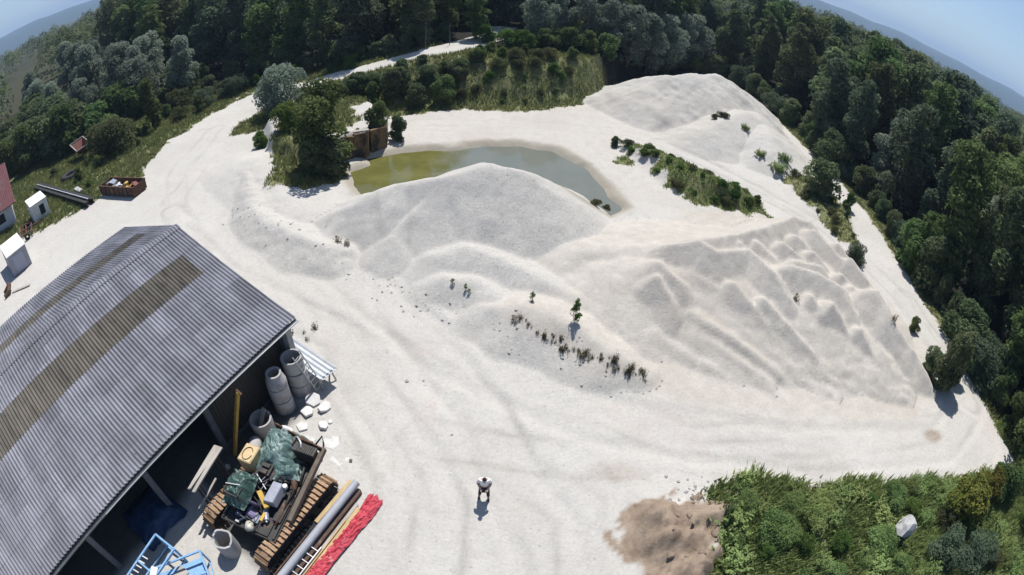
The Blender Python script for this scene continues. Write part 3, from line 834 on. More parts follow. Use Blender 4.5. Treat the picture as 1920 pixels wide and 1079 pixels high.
o = MB().bar((-9.72, 10.85, .35), (-9.50, 11.42, 1.12), .20, .04).build('board', MT['wood_pale'])
tag(o, 'short pale board standing inside the single shaded concrete ring', 'board')
t = thing('concrete_pipe', 'short grey concrete pipe leaning in the shade left of the green tarpaulin', 'pipe', (-9.62, 9.95, 0))
M_ = Matrix.Translation((0, 0, .40)) @ Matrix.Rotation(R(62), 4, 'X') @ Matrix.Rotation(R(20), 4, 'Y')
MB().lathe([(.21, -.42), (.28, -.42), (.28, .42), (.21, .42)], 22, M_, True).build('pipe_wall', MT['concrete'], t, bevel=.01)
t = thing('concrete_pipe', 'upright open concrete pipe with a broken rim near the blue frames', 'pipe', (-9.22, 5.42, 0))
g = MB()
sg = 26
prof = []
for k in range(sg):
    a = 2 * math.pi * k / sg
    zt = .98 + .06 * math.sin(3 * a) + random.uniform(-.05, .03)
    prof.append((a, zt))
vs = []
for rr_, zi in ((.34, 0), (.42, 0)):
    vs += [(rr_ * math.cos(a), rr_ * math.sin(a), 0) for a, _ in prof]
for rr_ in (.42, .34):
    vs += [(rr_ * math.cos(a), rr_ * math.sin(a), zt) for a, zt in prof]
fs = []
for i in range(4):
    for k in range(sg):
        fs.append((i * sg + k, i * sg + (k + 1) % sg, ((i + 1) % 4) * sg + (k + 1) % sg, ((i + 1) % 4) * sg + k))
g.add(vs, fs).build('pipe_wall', MT['concrete'], t)

def ladder(name, label, a, b, width, rungs, m, side=(1, 0, 0)):
    a, b = Vector(a), Vector(b)
    t = thing(name, label, 'ladder', tuple(a))
    d = b - a
    s = Vector(side) - d.normalized() * Vector(side).dot(d.normalized())
    s = s.normalized() * width / 2
    up = d.cross(s).normalized()
    for sg_ in (1, -1):
        MB().bar(tuple(s * sg_), tuple(d + s * sg_), .035, .06, up).build('rail', m, t)
    for k in range(rungs):
        p = d * ((k + .7) / (rungs + .4))
        MB().bar(tuple(p - s), tuple(p + s), .03, .03, up).build('rung', m, t)
    return t
ladder('ladder', 'pale metal ladder leaning on the second stack of concrete rings', (-7.86, 13.72, .02), (-8.36, 13.34, 2.5), .42, 8, MT['alu'], (.4, .9, 0))

def corr_stack():
    t = thing('corrugated_sheet', 'bright corrugated metal sheets on trestles by the shed corner', 'metal sheets', (-8.62, 14.62, 0), R(-28))
    for k, (dx, dy, dz) in enumerate(((0, 0, 0), (.05, .04, .035), (-.04, -.02, .07))):
        V, F_ = [], []
        ys = np.linspace(-.46, .46, 49)
        for xx in (-1.45, 1.35):
            V.append(np.stack([np.full_like(ys, xx + dx), ys + dy, .80 + dz + .028 * np.cos(ys / .23 * 2 * math.pi) - xx * .02], -1))
        a = np.arange(48)
        o = np_mesh('sheet', np.concatenate(V), np.stack([a, a + 1, a + 50, a + 49], -1), MT['galv'], t)
        s_ = o.modifiers.new('thickness', 'SOLIDIFY'); s_.thickness = .006
    for xx in (-1.0, 1.0):
        g = MB().box((xx, 0, .70), (.09, .96, .10))
        for sy in (-1, 1):
            g.bar((xx - .22, sy * .4, .0), (xx, sy * .36, .66), .06)
            g.bar((xx + .22, sy * .4, .0), (xx, sy * .36, .66), .06)
        g.build('trestle', MT['wood_pale'], t)
corr_stack()

def slab(label, x, y, r, th, tilt, seed, m=None, name='broken_slab', group='broken concrete slabs by the machine', cat='slab'):
    rnd = random.Random(seed)
    n = rnd.randint(5, 7)
    a0 = rnd.uniform(0, 6)
    pl = [(r * rnd.uniform(.7, 1.1) * math.cos(a0 + 2 * math.pi * k / n), r * rnd.uniform(.55, .95) * math.sin(a0 + 2 * math.pi * k / n)) for k in range(n)]
    o = MB().prism(pl, 0, th).build(name, m or MT['concrete_white'], bevel=.02)
    o.location = (x, y, .0 + abs(math.sin(tilt)) * r * .5)
    o.rotation_euler = (tilt, tilt * .5, rnd.uniform(0, 3))
    return tag(o, label, cat, group)
for i, (x, y, r, th, ti, lb) in enumerate([
        (-8.02, 13.02, .44, .16, .35, 'white broken slab leaning against the foot of the ringed stack with the ladder'),
        (-8.10, 12.38, .40, .13, .15, 'flat white slab fragment beside the tall ring stack'),
        (-7.42, 12.72, .36, .14, .30, 'triangular white slab farthest out into the yard'),
        (-8.05, 11.60, .34, .10, .06, 'pale slab fragment just beyond the green tarpaulin'),
        (-7.18, 11.78, .30, .15, .22, 'rounded white chunk of concrete on the yard right of the tarpaulin'),
        (-6.62, 11.02, .48, .06, .03, 'thin white slab lying flat beyond the far corner of the machine'),
        (-6.10, 10.45, .52, .05, .02, 'largest thin white slab at the far right corner of the machine'),
        (-7.55, 10.95, .30, .10, .12, 'small grey white slab tucked behind the machine'),
        (-6.95, 12.05, .13, .10, .2, 'fist-sized white lump beside the rounded chunk')]):
    slab(lb, x, y, r, th, ti, 40 + i)
for i, (x, y, l, an, lb) in enumerate([
        (-5.95, 11.05, .42, .9, 'short stick lying past the thin white slabs, farthest from the machine'),
        (-5.70, 10.78, .30, 2.2, 'stub of lath lying crosswise past the thin white slabs'),
        (-6.30, 11.30, .36, .3, 'pale splintered lath beside the thin white slab'),
        (-5.62, 10.32, .16, .1, 'dark brick-sized block on the yard by the slabs'),
        (-5.50, 10.66, .34, 1.4, 'thin pale lath nearest the open yard')]):
    o = MB().box((0, 0, .03), (.05 if i != 3 else .12, l, .045 if i != 3 else .09)).build('wood_scrap', MT['wood_pale'] if i != 3 else MT['black_metal'], bevel=.006)
    o.location = (x, y, 0); o.rotation_euler = (0, 0, an)
    tag(o, lb, 'scrap', 'scraps on the ground by the slabs')

# leaning yellow jib and a thin pole beside it
t = thing('crane_jib', 'old yellow steel jib leaning against the shed eave', 'jib', (-10.55, 9.55, 0))
top = Vector((.80, 1.05, 2.95))
MB().bar((0, 0, .05), top, .17, .13).build('beam', MT['yellow'], t, bevel=.01)
MB().bar((-.12, .06, .05), top + Vector((-.12, .06, 0)), .03, .16).build('flange', MT['rust'], t)
MB().bar(tuple(top + Vector((-.16, .1, .03))), tuple(top + Vector((.2, -.08, -.02))), .10, .10).build('head', MT['rust'], t, bevel=.01)
MB().bar(tuple(top), (-.70, 1.30, .02), .035, .035).build('stay', MT['rust'], t)

t = thing('board', 'wide weathered board with a split end propped on dark trestles before the shed', 'board', (-10.42, 7.62, 1.84), AZ + R(12))
b = MB().add([(-.20, 1.08, 0), (.20, 1.12, 0), (.20, -1.05, 0), (.07, -1.10, 0), (.03, .10, 0), (-.05, -1.0, 0), (-.16, -1.08, 0),
              (-.20, 1.08, .07), (.20, 1.12, .07), (.20, -1.05, .07), (.07, -1.10, .07), (.03, .10, .07), (-.05, -1.0, .07), (-.16, -1.08, .07)],
             [(0, 1, 2, 3, 4, 5, 6), (13, 12, 11, 10, 9, 8, 7)] + [(i, (i + 1) % 7, 7 + (i + 1) % 7, 7 + i) for i in range(7)])
b.build('plank', MT['wood_pale'], t)
for sy in (-.7, .7):
    g = MB()
    g.box((0, sy, -.06), (.40, .10, .12))
    for sx_ in (-1, 1):
        g.bar((sx_ * .26, sy, -1.84), (sx_ * .14, sy, -.08), .07)
    g.build('trestle', MT['wood_dark'], t)
o = MB().bar((-10.08, 7.58, 1.42), (-10.55, 6.30, 1.0), .08, .05).build('plank', MT['wood_pale'])
tag(o, 'narrow pale plank between the split board and the left track', 'plank')
slab('small pale lump beside the top of the split board', -10.62, 8.85, .16, .2, .2, 77, MT['stone'], 'rubble_lump', None, 'rubble')

# ------------------------------------------------------------------ the dismantled tracked machine
def track_belt(t, x):
    """one crawler track: shoes follow an oblong loop; frame, idlers and rollers are its sub-parts"""
    ln, r, wd = 3.55, .42, .62
    per = 2 * ln + 2 * math.pi * r
    n = 46
    g = MB()
    for k in range(n):
        s = per * (k + .5) / n
        if s < ln: y, z, a = -ln / 2 + s, 2 * r, 0
        elif s < ln + math.pi * r:
            th = (s - ln) / r; y, z, a = ln / 2 + r * math.sin(th), r + r * math.cos(th), -th
        elif s < 2 * ln + math.pi * r: y, z, a = ln / 2 - (s - ln - math.pi * r), 0, math.pi
        else:
            th = (s - 2 * ln - math.pi * r) / r; y, z, a = -ln / 2 - r * math.sin(th), r - r * math.cos(th), math.pi - th
        T = Matrix.Translation((x, y, z + .06)) @ Matrix.Rotation(a, 4, 'X')
        g.box((0, 0, 0), (wd, per / n * .80, .035), M=T)
        g.box((0, -.045, .04), (wd, .028, .055), M=T)
        g.box((0, 0, -.035), (wd * .45, per / n * 1.02, .05), M=T)
    tr = g.build('track', MT['track'], t)
    MB().box((x, 0, .46), (.30, ln - .1, .34)).build('track_frame', MT['black_metal'], tr, bevel=.03)
    for sy in (-1, 1):
        M_ = Matrix.Translation((x, sy * ln / 2, r + .06)) @ Matrix.Rotation(math.pi / 2, 4, 'Y')
        MB().lathe([(.05, -.16), (.36, -.16), (.37, 0), (.36, .16), (.05, .16)], 20, M_, True).build('idler', MT['black_metal'], tr)
    for k in range(5):
        M_ = Matrix.Translation((x, -1.2 + k * .6, .20)) @ Matrix.Rotation(math.pi / 2, 4, 'Y')
        MB().lathe([(.03, -.2), (.12, -.2), (.12, .2), (.03, .2)], 12, M_, True).build('roller', MT['black_metal'], tr)
    return tr

def draped(name, m, parent, fn, nx_, ny_, w_, d_, seed, amp=.07, thick=.012):
    """a creased cloth lying over whatever height fn(x, y) describes"""
    xs = np.linspace(-w_ / 2, w_ / 2, nx_); ys = np.linspace(-d_ / 2, d_ / 2, ny_)
    XX, YY = np.meshgrid(xs, ys)
    rg = np.abs(fbm(XX * 2.3 + seed, YY * 2.3, seed, 4)) * 2
    fold = np.abs(np.sin((XX * 1.3 + YY * .8 + fbm(XX * 1.2, YY * 1.2, seed + 3) * 3) * 5))
    ZZ = fn(XX, YY) + rg * amp * 2 + fold * amp * .8
    jx = fbm(XX * 2, YY * 2, seed + 5) * .3; jy = fbm(XX * 2, YY * 2, seed + 9) * .3
    I = np.arange(nx_ * ny_).reshape(ny_, nx_)
    q = np.stack([I[:-1, :-1], I[:-1, 1:], I[1:, 1:], I[1:, :-1]], -1).reshape(-1, 4)
    o = np_mesh(name, np.stack([XX + jx, YY + jy, ZZ], -1).reshape(-1, 3), q, m, parent, smooth=True)
    s_ = o.modifiers.new('thickness', 'SOLIDIFY'); s_.thickness = thick
    return o

MC = (-8.12, 7.55)
def machine():
    t = thing('tracked_machine', 'dismantled tracked excavator with rusty crawler tracks and an exposed engine deck', 'excavator', (*MC, 0), AZ)
    for x in (1.38, -1.38):
        track_belt(t, x)
    MB().box((0, 0, .50), (2.3, 1.5, .34)).box((0, .75, .48), (2.5, .34, .28)).box((0, -.75, .48), (2.5, .34, .28)).build('undercarriage', MT['black_metal'], t, bevel=.03)
    MB().lathe([(.45, .66), (.72, .66), (.72, .84), (.45, .84)], 30, closed=True).build('slew_ring', MT['black_metal'], t)
    S = Matrix.Rotation(R(12), 4, 'Z')
    UP = Matrix.Translation((.06, .50, .06)) @ S
    def P(mb, nm, m, par=None, bevel=.012, smooth=False, far=False):
        mb.v = [tuple((UP if far else S) @ Vector(p)) for p in mb.v]
        return mb.build(nm, m, par or t, bevel=bevel, smooth=smooth)
    dk = MB().box((0, .35, .92), (2.40, 3.75, .14))
    for x in (-1.1, -.4, .4, 1.1):
        dk.box((x, .15, 1.02), (.10, 3.2, .10))
    P(dk, 'deck', MT['black_metal'])
    P(MB().bar((1.30, 2.05, 1.42), (1.24, -1.05, 1.05), .17, .22), 'side_beam', mat('grey_brown_beam', (.16, .13, .10), (.09, .07, .055), 4, .8), far=True)
    P(MB().bar((-.95, 2.28, 1.52), (1.28, 1.92, 1.50), .06, .30), 'rear_bulkhead', MT['rust'], far=True)
    # engine block, radiator, hoses, cylinder covers at the far end
    e = MB().box((-.15, 1.05, 1.25), (.75, 1.15, .55)).box((-.15, 1.05, 1.58), (.5, 1.0, .16))
    for k in range(4):
        e.box((-.15, .65 + k * .27, 1.70), (.34, .18, .10))
    P(e, 'engine', MT['black_metal'])
    P(MB().box((.75, 1.62, 1.36), (.85, .34, .62)), 'radiator', MT['black_metal'], far=True)
    fins = MB()
    for k in range(9):
        fins.box((.75, 1.62 + .02 * 0, 1.70), (.9, .38, .02)) if k == 0 else fins.box((.40 + k * .085, 1.62, 1.72), (.03, .34, .03))
    P(fins, 'radiator_grille', MT['black_metal'], bevel=0, far=True)
    P(MB().box((.55, 2.02, 1.62), (.66, .10, .05)).box((.18, 1.86, 1.66), (.06, .42, .05)).box((-.28, 1.95, 1.60), (.5, .07, .07)), 'bracket', MT['rust'], far=True)
    P(MB().tube([(.1, 2.0, 1.6), (.3, 1.95, 1.78), (.5, 1.8, 1.74), (.62, 1.6, 1.72)], .04, 8), 'hose', MT['alu'], bevel=0, smooth=True, far=True)
    P(MB().tube([(.95, 2.05, 1.5), (1.15, 2.35, 1.75), (1.22, 2.2, 1.5), (1.3, 1.9, 1.3), (1.34, 1.6, 1.2)], .035, 8), 'hose', MT['rubber'], bevel=0, smooth=True, far=True)
    for i, pts in enumerate([[(-.1, .45, 1.3), (.05, .2, 1.5), (.3, .35, 1.45), (.35, .7, 1.5)], [(-.35, .4, 1.35), (-.2, .1, 1.48), (.1, -.05, 1.4), (.25, -.3, 1.3)],
                             [(-.45, .55, 1.5), (-.3, .25, 1.58), (-.05, .25, 1.55), (.2, .5, 1.62)], [(.45, .25, 1.2), (.6, .5, 1.42), (.55, .85, 1.45), (.45, 1.1, 1.5)]]):
        P(MB().tube(pts, .032, 7), 'hose', MT['rubber'] if i % 2 else MT['black_metal'], bevel=0, smooth=True)
    P(MB().bar((.0, .5, 1.62), (-.35, .05, 1.35), .03, .03).bar((.15, .35, 1.6), (-.1, -.1, 1.35), .03, .03).bar((-.4, .5, 1.58), (.2, .1, 1.5), .025, .025), 'control_rod', MT['alu'], bevel=0)
    # yellow tank with a wire loop, on the left
    tk = P(MB().box((-1.02, 1.05, 1.45), (.62, .80, .78)), 'fuel_tank', MT['cream'], bevel=.04)
    loop = [(-1.02 + .20 * math.cos(a), 1.02 + .28 * math.sin(a), 1.86) for a in np.linspace(.5, 6.2, 16)]
    P(MB().tube(loop, .014, 6), 'wire_loop', MT['rust'], tk, bevel=0)
    # grey cover panel
    cv = MB().add([(.32, -.42, 1.36), (.84, -.36, 1.30), (.86, .52, 1.34), (.34, .48, 1.42), (.36, -.40, 1.62), (.74, -.34, 1.60), (.76, .50, 1.64), (.38, .46, 1.66)],
                  [(3, 2, 1, 0), (4, 5, 6, 7), (0, 1, 5, 4), (1, 2, 6, 5), (2, 3, 7, 6), (3, 0, 4, 7)])
    P(cv, 'engine_cover', MT['grey_metal'], bevel=.02)
    M_ = Matrix.Translation((.86, .46, 1.58))
    P(MB().lathe([(0, -.05), (.09, -.05), (.09, .06), (0, .06)], 14, M_), 'filter', MT['white_paint'], bevel=0)
    # operator station: frame, seat, levers, yellow arm stub
    fr = MB()
    cs = [(-.98, -.85), (-.36, -.85), (-.36, -.05), (-.98, -.05)]
    for x, y in cs:
        fr.bar((x, y, 1.0), (x, y, 2.02), .05)
    for a, b in zip(cs, cs[1:] + cs[:1]):
        fr.bar((*a, 2.02), (*b, 2.02), .05)
    P(fr, 'cab_frame', MT['black_metal'], bevel=0)
    P(MB().bar((-1.0, -.55, 2.10), (-.42, -.40, 2.12), .035, .02), 'pale_bar', MT['alu'], bevel=0)
    seat = P(MB().box((-.02, -.85, 1.20), (.42, .40, .16)), 'seat', MT['purple'], bevel=.05)
    P(MB().box((.0, -.60, 1.42), (.42, .12, .42), rot=(.25, 0, 0)), 'backrest', mat('dark_violet_vinyl', (.07, .06, .10), (.05, .04, .08), 4, .6), seat, bevel=.05)
    P(MB().bar((.02, -.10, 1.56), (.52, -.52, 1.36), .20, .16), 'arm_stub', MT['yellow'], bevel=.02)
    P(MB().box((.48, -.88, 1.22), (.12, .34, .16)), 'side_bracket', MT['yellow'], bevel=.01)
    lv = MB()
    for x, y in ((-.30, -1.12), (-.12, -1.16), (.14, -1.12), (.26, -1.05)):
        lv.bar((x, y, 1.0), (x - .05, y - .10, 1.52), .022)
    P(lv, 'control_lever', MT['alu'], bevel=0)
    P(MB().bar((-.42, -1.35, 1.06), (-.12, -.98, 1.14), .06, .06).box((-.45, -1.38, 1.06), (.16, .10, .12)), 'ram', MT['alu'], bevel=.005)
    P(MB().box((.22, -1.0, 1.12), (.26, .34, .10)).box((.24, -.98, 1.20), (.10, .30, .05)), 'valve_block', MT['grey_metal'], bevel=.01)
    P(MB().box((-.55, -1.10, 1.08), (.22, .18, .14)), 'battery', mat('grey_blue_case', (.16, .18, .32), (.1, .12, .22), 3, .5), bevel=.01)
    M_ = Matrix.Translation((.10, -1.40, 1.10)) @ Matrix.Rotation(R(80), 4, 'X') @ Matrix.Rotation(R(30), 4, 'Y')
    P(MB().lathe([(0, -.18), (.14, -.18), (.17, -.08), (.17, .10), (.10, .18), (0, .18)], 18, M_), 'air_tank', mat('dull_cream_metal', (.55, .53, .46), (.4, .37, .3), 4, .5, .2, dirt=(.25, .18, .12), dirt_scale=4), bevel=0, smooth=True)
    P(MB().tube([(-.05, -1.55, 1.0), (.15, -1.60, 1.06), (.32, -1.45, 1.08), (.35, -1.2, 1.1)], .035, 8), 'hose', MT['rubber'], bevel=0, smooth=True)
    P(MB().box((.62, -1.15, 1.02), (.5, .6, .06)).box((.95, -.2, 1.10), (.34, 1.2, .12)), 'footplate', MT['black_metal'])
    # pumps, pipe runs and loose parts crowding the right half of the deck
    for k in range(4):
        y0 = -.95 + k * .62
        P(MB().tube([(.98 + .04 * k, y0, 1.12), (1.02, y0 + .5, 1.16 + .05 * (k % 2)), (.92, y0 + .95, 1.2)], .05, 8), 'pipe_run', MT['black_metal'] if k % 2 else MT['rust'], bevel=0, smooth=True)
    for k, (x, y, z, r_, l_, m_) in enumerate([(.62, .95, 1.22, .15, .5, 'black_metal'), (.95, .78, 1.2, .12, .4, 'rust'), (.50, -.72, 1.16, .11, .46, 'grey_metal'), (-.62, .40, 1.24, .14, .44, 'black_metal')]):
        M_ = Matrix.Translation((x, y, z)) @ Matrix.Rotation(R(90), 4, 'X') @ Matrix.Rotation(R(15 * k), 4, 'Y')
        P(MB().lathe([(0, -l_ / 2), (r_, -l_ / 2), (r_, l_ / 2), (r_ * .5, l_ / 2), (r_ * .5, l_ / 2 + .08), (0, l_ / 2 + .08)], 16, M_), 'pump', MT[m_], bevel=0)
    rp = random.Random(8)
    for k in range(14):
        x, y = rp.uniform(-.2, 1.1), rp.uniform(-.9, 1.5)
        P(MB().box((x, y, 1.10 + rp.uniform(0, .16)), (rp.uniform(.08, .26), rp.uniform(.1, .34), rp.uniform(.06, .2)), (rp.uniform(-.2, .2), rp.uniform(-.2, .2), rp.uniform(0, 3))), 'bracket', MT[rp.choice(['black_metal', 'rust', 'black_metal', 'grey_metal'])], bevel=.008)
    P(MB().tube([(.2, .1, 1.3), (.5, .75, 1.6), (.85, .9, 1.5), (1.1, .5, 1.3), (1.05, .0, 1.2)], .028, 7), 'hose', MT['rubber'], bevel=0, smooth=True)
    P(MB().tube([(-.7, .2, 1.2), (-.3, -.25, 1.45), (.2, -.5, 1.4), (.5, -.9, 1.2)], .028, 7), 'hose', MT['rubber'], bevel=0, smooth=True)
    return t
machine()

SA = AZ + R(12)
def tarp_fn_a(x, y):
    return .95 + .62 * np.exp(-((x + .15) / .65) ** 4) * np.exp(-((y) / .75) ** 4) - .42 * sstep((np.abs(x + .1) - .55) / .5) + .18 * sstep((y - .3) / .6)
o = draped('tarpaulin', MT['tarp_green'], None, lambda x, y: tarp_fn_a(x, y), 72, 78, 1.75, 2.05, 3, .10)
S2 = Matrix.Translation((*MC, 0)) @ Matrix.Rotation(SA, 4, 'Z')
o.location = S2 @ Vector((-.06, 1.74, .30)); o.rotation_euler = (0, 0, SA + .2)
tag(o, 'crumpled sea-green tarpaulin draped over the engine at the far end of the machine', 'tarpaulin')
def tarp_fn_b(x, y):
    ins = np.exp(-((x) / .40) ** 6) * np.exp(-((y + .05) / .52) ** 6)
    return 1.35 + .62 * ins - .16 * np.exp(-((x) / .26) ** 2) * np.exp(-((y + .15) / .34) ** 2) + .12 * sstep((y - .25) / .3)
o = draped('tarpaulin', MT['tarp_green'], None, tarp_fn_b, 60, 70, 1.02, 1.45, 17, .065)
o.location = S2 @ Vector((-.68, -.38, .14)); o.rotation_euler = (0, 0, SA)
tag(o, 'dark green tarpaulin sagging over the square cab frame of the machine', 'tarpaulin')
o.data.materials[0] = mat('bottle_green_tarpaulin', (.040, .088, .074), (.022, .052, .043), 2.5, .45, spec=.5, dirt=(.20, .28, .26), dirt_scale=2.2, dirt_lo=.55, dirt_hi=.75)  # lighter patches here are painted highlights on the cloth
o = draped('tarpaulin', MT['tarp_green'], None, lambda x, y: .35 * np.exp(-(x / .35) ** 2 - (y / .3) ** 4), 44, 36, 1.0, .75, 43, .09)
o.location = S2 @ Vector((.52, 1.10, 1.28)); o.rotation_euler = (0, .12, SA + .5)
tag(o, 'end of sea-green tarpaulin bunched beside the radiator of the machine', 'tarpaulin')
o = draped('plastic_bag', MT['white_paint'], None, lambda x, y: .25 * np.exp(-(x / .2) ** 2 - (y / .16) ** 2), 16, 14, .55, .42, 29, .04)
o.location = S2 @ Vector((-.30, 2.62, 1.50)); o.rotation_euler = (0, 0, SA)
tag(o, 'white plastic sheet bunched at the far corner of the green tarpaulin', 'plastic sheet')

# ------------------------------------------------------------------ the long pile beside the right-hand track
def along(u, v, z=0.0):                 # metres along U and across it from a point by the pile
    return (-6.0 + U[0] * u + U[1] * v, 7.0 + U[1] * u - U[0] * v, z)
def pile_bar(name, label, cat, u0, u1, v0, v1, wd, ht, z, m):
    o = MB().bar(along(u0, v0, z), along(u1, v1, z), wd, ht).build(name, m, bevel=.006)
    return tag(o, label, cat)
o = MB().tube([along(-4.6, -.08, .34), along(-1.5, -.05, .34), along(2.42, .02, .35)], .15, 18).build('pipe', MT['pipe_grey'], smooth=False)
tag(o, 'long grey pipe lying beside the right-hand track', 'pipe')
o = MB()
q0 = np.linspace(-4.4, 1.6, 40)
vs, fs = [], []
for i, u_ in enumerate(q0):
    for j, v_ in enumerate((-.62, -.45, -.28, -.12)):
        z_ = .08 + .18 * math.sin(j * 1.1 + .3) * (1 if j in (1, 2) else .3) + float(fbm(np.array([u_ * 1.3]), np.array([v_ * 4.]), 61)[0]) * .16
        vs.append(along(u_, v_ + .06 * math.sin(u_ * 1.7), z_))
for i in range(39):
    for j in range(3):
        a = i * 4 + j
        fs.append((a, a + 1, a + 5, a + 4))
ob = o.add(vs, fs).build('roofing_felt', MT['rubber'])
s_ = ob.modifiers.new('thickness', 'SOLIDIFY'); s_.thickness = .02
tag(ob, 'long black sheet crumpled between the grey pipe and the track', 'sheet')
pile_bar('plank', 'yellowish plank on edge just left of the top end of the grey pipe', 'plank', .2, 2.40, -.30, -.22, .16, .05, .30, MT['wood_tan'])
pile_bar('plank', 'thin brown lath running along the left of the grey pipe', 'plank', -4.7, -.4, -.34, -.28, .06, .05, .30, MT['rust'])
pile_bar('plank', 'dark brown rail right of the grey pipe, longest in the pile', 'plank', -3.0, 2.25, .22, .30, .09, .12, .16, MT['rust'])
pile_bar('plank', 'black square timber beside the dark brown rail', 'timber', -4.4, 2.32, .12, .19, .12, .12, .10, MT['black_metal'])
pile_bar('plank', 'cream plank between the brown rail and the red sheeting', 'plank', -4.3, 1.75, .38, .46, .13, .04, .13, MT['wood_pale'])
pile_bar('plank', 'tan plank partly under the red sheeting', 'plank', -4.4, 1.65, .56, .60, .17, .05, .10, MT['wood_tan'])
pile_bar('plank', 'narrow tan lath next to the cream plank', 'plank', -4.3, .9, .47, .50, .05, .05, .17, MT['wood_tan'])
ladder('ladder', 'dark ladder lying flat in the long pile near the bottom edge of the photo', along(-4.2, .20, .23), along(-.5, .26, .24), .34, 12, MT['alu'], (.9, -.37, 0))
# red sheeting
nu, nv = 90, 14
uu = np.linspace(-4.6, 2.35, nu)
VV = []
for i, u_ in enumerate(uu):
    wl = .52 if u_ < 1.0 else .52 + .10 * (u_ - 1.0)
    vc = .86 + .06 * math.sin(u_ * 1.3) + .03 * (u_ > 1)
    for j in range(nv):
        f_ = j / (nv - 1) - .5
        a_ = np.array([u_ * 1.6]); b_ = np.array([f_ * 5.0])
        VV.append(along(u_ + float(fbm(a_, b_, 33)[0]) * .25 + .10 * random.uniform(-1, 1) * (i in (0, nu - 1)), vc + f_ * wl + float(fbm(a_ * 2, b_, 35)[0]) * .08,
                        .07 + .10 * math.exp(-(f_ / .35) ** 2) + float(np.abs(fbm(a_ * 2.2, b_ * 1.4, 37))[0]) * .42))
I = np.arange(nu * nv).reshape(nu, nv)
o = np_mesh('red_sheet', np.array(VV), np.stack([I[:-1, :-1], I[:-1, 1:], I[1:, 1:], I[1:, :-1]], -1).reshape(-1, 4), MT['red_sheet'])
s_ = o.modifiers.new('thickness', 'SOLIDIFY'); s_.thickness = .012
tag(o, 'long crumpled strip of bright red sheeting lying on the planks', 'plastic sheet')

# ------------------------------------------------------------------ blue steel frames at the bottom edge
def blue_frame():
    t = thing('stillage', 'light blue steel stillage with a row of white slats along its left side', 'stillage', (-11.75, 3.30, 0), AZ + R(6))
    f = MB()
    x0, x1, y0, y1, z = -.50, .55, -1.9, 1.22, 1.15
    for a, b in (((x0, y0), (x0, y1)), ((x1, y0), (x1, y1)), ((x0, y1), (x1, y1)), ((x0, y0), (x1, y0)), ((x0, -.15), (x1, -.15))):
        f.bar((*a, z), (*b, z), .08, .08)
    f.build('top_frame', MT['blue'], t, bevel=.01)
    for x in (x0, x1):
        for y in (y0, y1):
            MB().bar((x, y, 0), (x, y, z), .09, .09, (0, 1, 0)).build('leg', MT['blue'], t)
    f = MB()
    for a, b in (((x0, y0), (x0, y1)), ((x1, y0), (x1, y1)), ((x0, y1), (x1, y1)), ((x0, y0), (x1, y0))):
        f.bar((*a, .22), (*b, .22), .07, .07)
    f.build('lower_frame', MT['blue'], t)
    MB().bar((x1 - .2, -.1, z - .3), (x1 - .12, 1.05, z - .22), .07, .07).build('brace', MT['blue'], t)
    for k in range(9):
        MB().bar((x0 + .08, -1.75 + k * .235, z + .02), (x0 + .36, -1.70 + k * .235, z + .02), .045, .03).build('slat', MT['white_paint'], t)
    return t
blue_frame()
def blue_rack():
    t = thing('steel_rack', 'light blue steel rack with open bays holding pale boards', 'steel rack', (-9.95, 3.05, 0), AZ + R(-28))
    f = MB()
    x0, x1, y0, y1, z = -1.25, 1.55, -1.3, 1.05, .95
    for y in (y0, y1):
        f.bar((x0, y, z), (x1, y, z), .08, .08)
    for x in (x0, -.35, .62, x1):
        f.bar((x, y0, z), (x, y1, z), .08, .08)
    f.build('top_frame', MT['blue'], t, bevel=.01)
    for x in (x0, x1):
        for y in (y0, y1):
            MB().bar((x, y, 0), (x, y, z), .07, .07, (0, 1, 0)).build('leg', MT['blue'], t)
    MB().bar((x0 + .1, y1, .1), (x1 - .1, y1, z - .05), .05, .05).build('brace', MT['blue'], t)
    MB().box((0, -.15, .40), (2.6, 2.0, .03)).build('shelf', MT['blue'], t)
    return t
blue_rack()
for i, (x, y, l, wd, an, z, m, lb) in enumerate([
        (-10.75, 3.55, .78, .44, AZ, .44, 'wood_pale', 'pale square board in the left bay of the blue rack'),
        (-10.28, 3.12, 1.1, .20, AZ, .44, 'white_paint', 'white narrow board in the middle bay of the blue rack'),
        (-9.92, 3.02, 1.0, .14, AZ + .1, .46, 'wood_tan', 'reddish tan board in the middle bay of the blue rack'),
        (-9.35, 3.25, .7, .5, AZ - .4, .44, 'wood_pale', 'broad pale panel in the right bay of the blue rack'),
        (-11.35, 3.10, .45, .30, AZ + .5, 1.22, 'white_paint', 'white crumpled panel on the blue stillage with the slats')]):
    o = MB().box((0, 0, 0), (wd, l, .05)).build('board', MT[m], bevel=.006)
    o.location = (x, y, z); o.rotation_euler = (0, 0, an)
    tag(o, lb, 'board', 'boards on the blue steel racks')
o = draped('blue_sheet', MT['blue_sheet'], None, lambda x, y: .45 * np.exp(-(x / .9) ** 4 - (y / 1.0) ** 4), 30, 30, 2.4, 2.4, 51, .08)
o.location = (-13.2, 5.7, .02); o.rotation_euler = (0, 0, AZ)
tag(o, 'dim blue sheet over a low heap in the shade under the shed', 'plastic sheet')

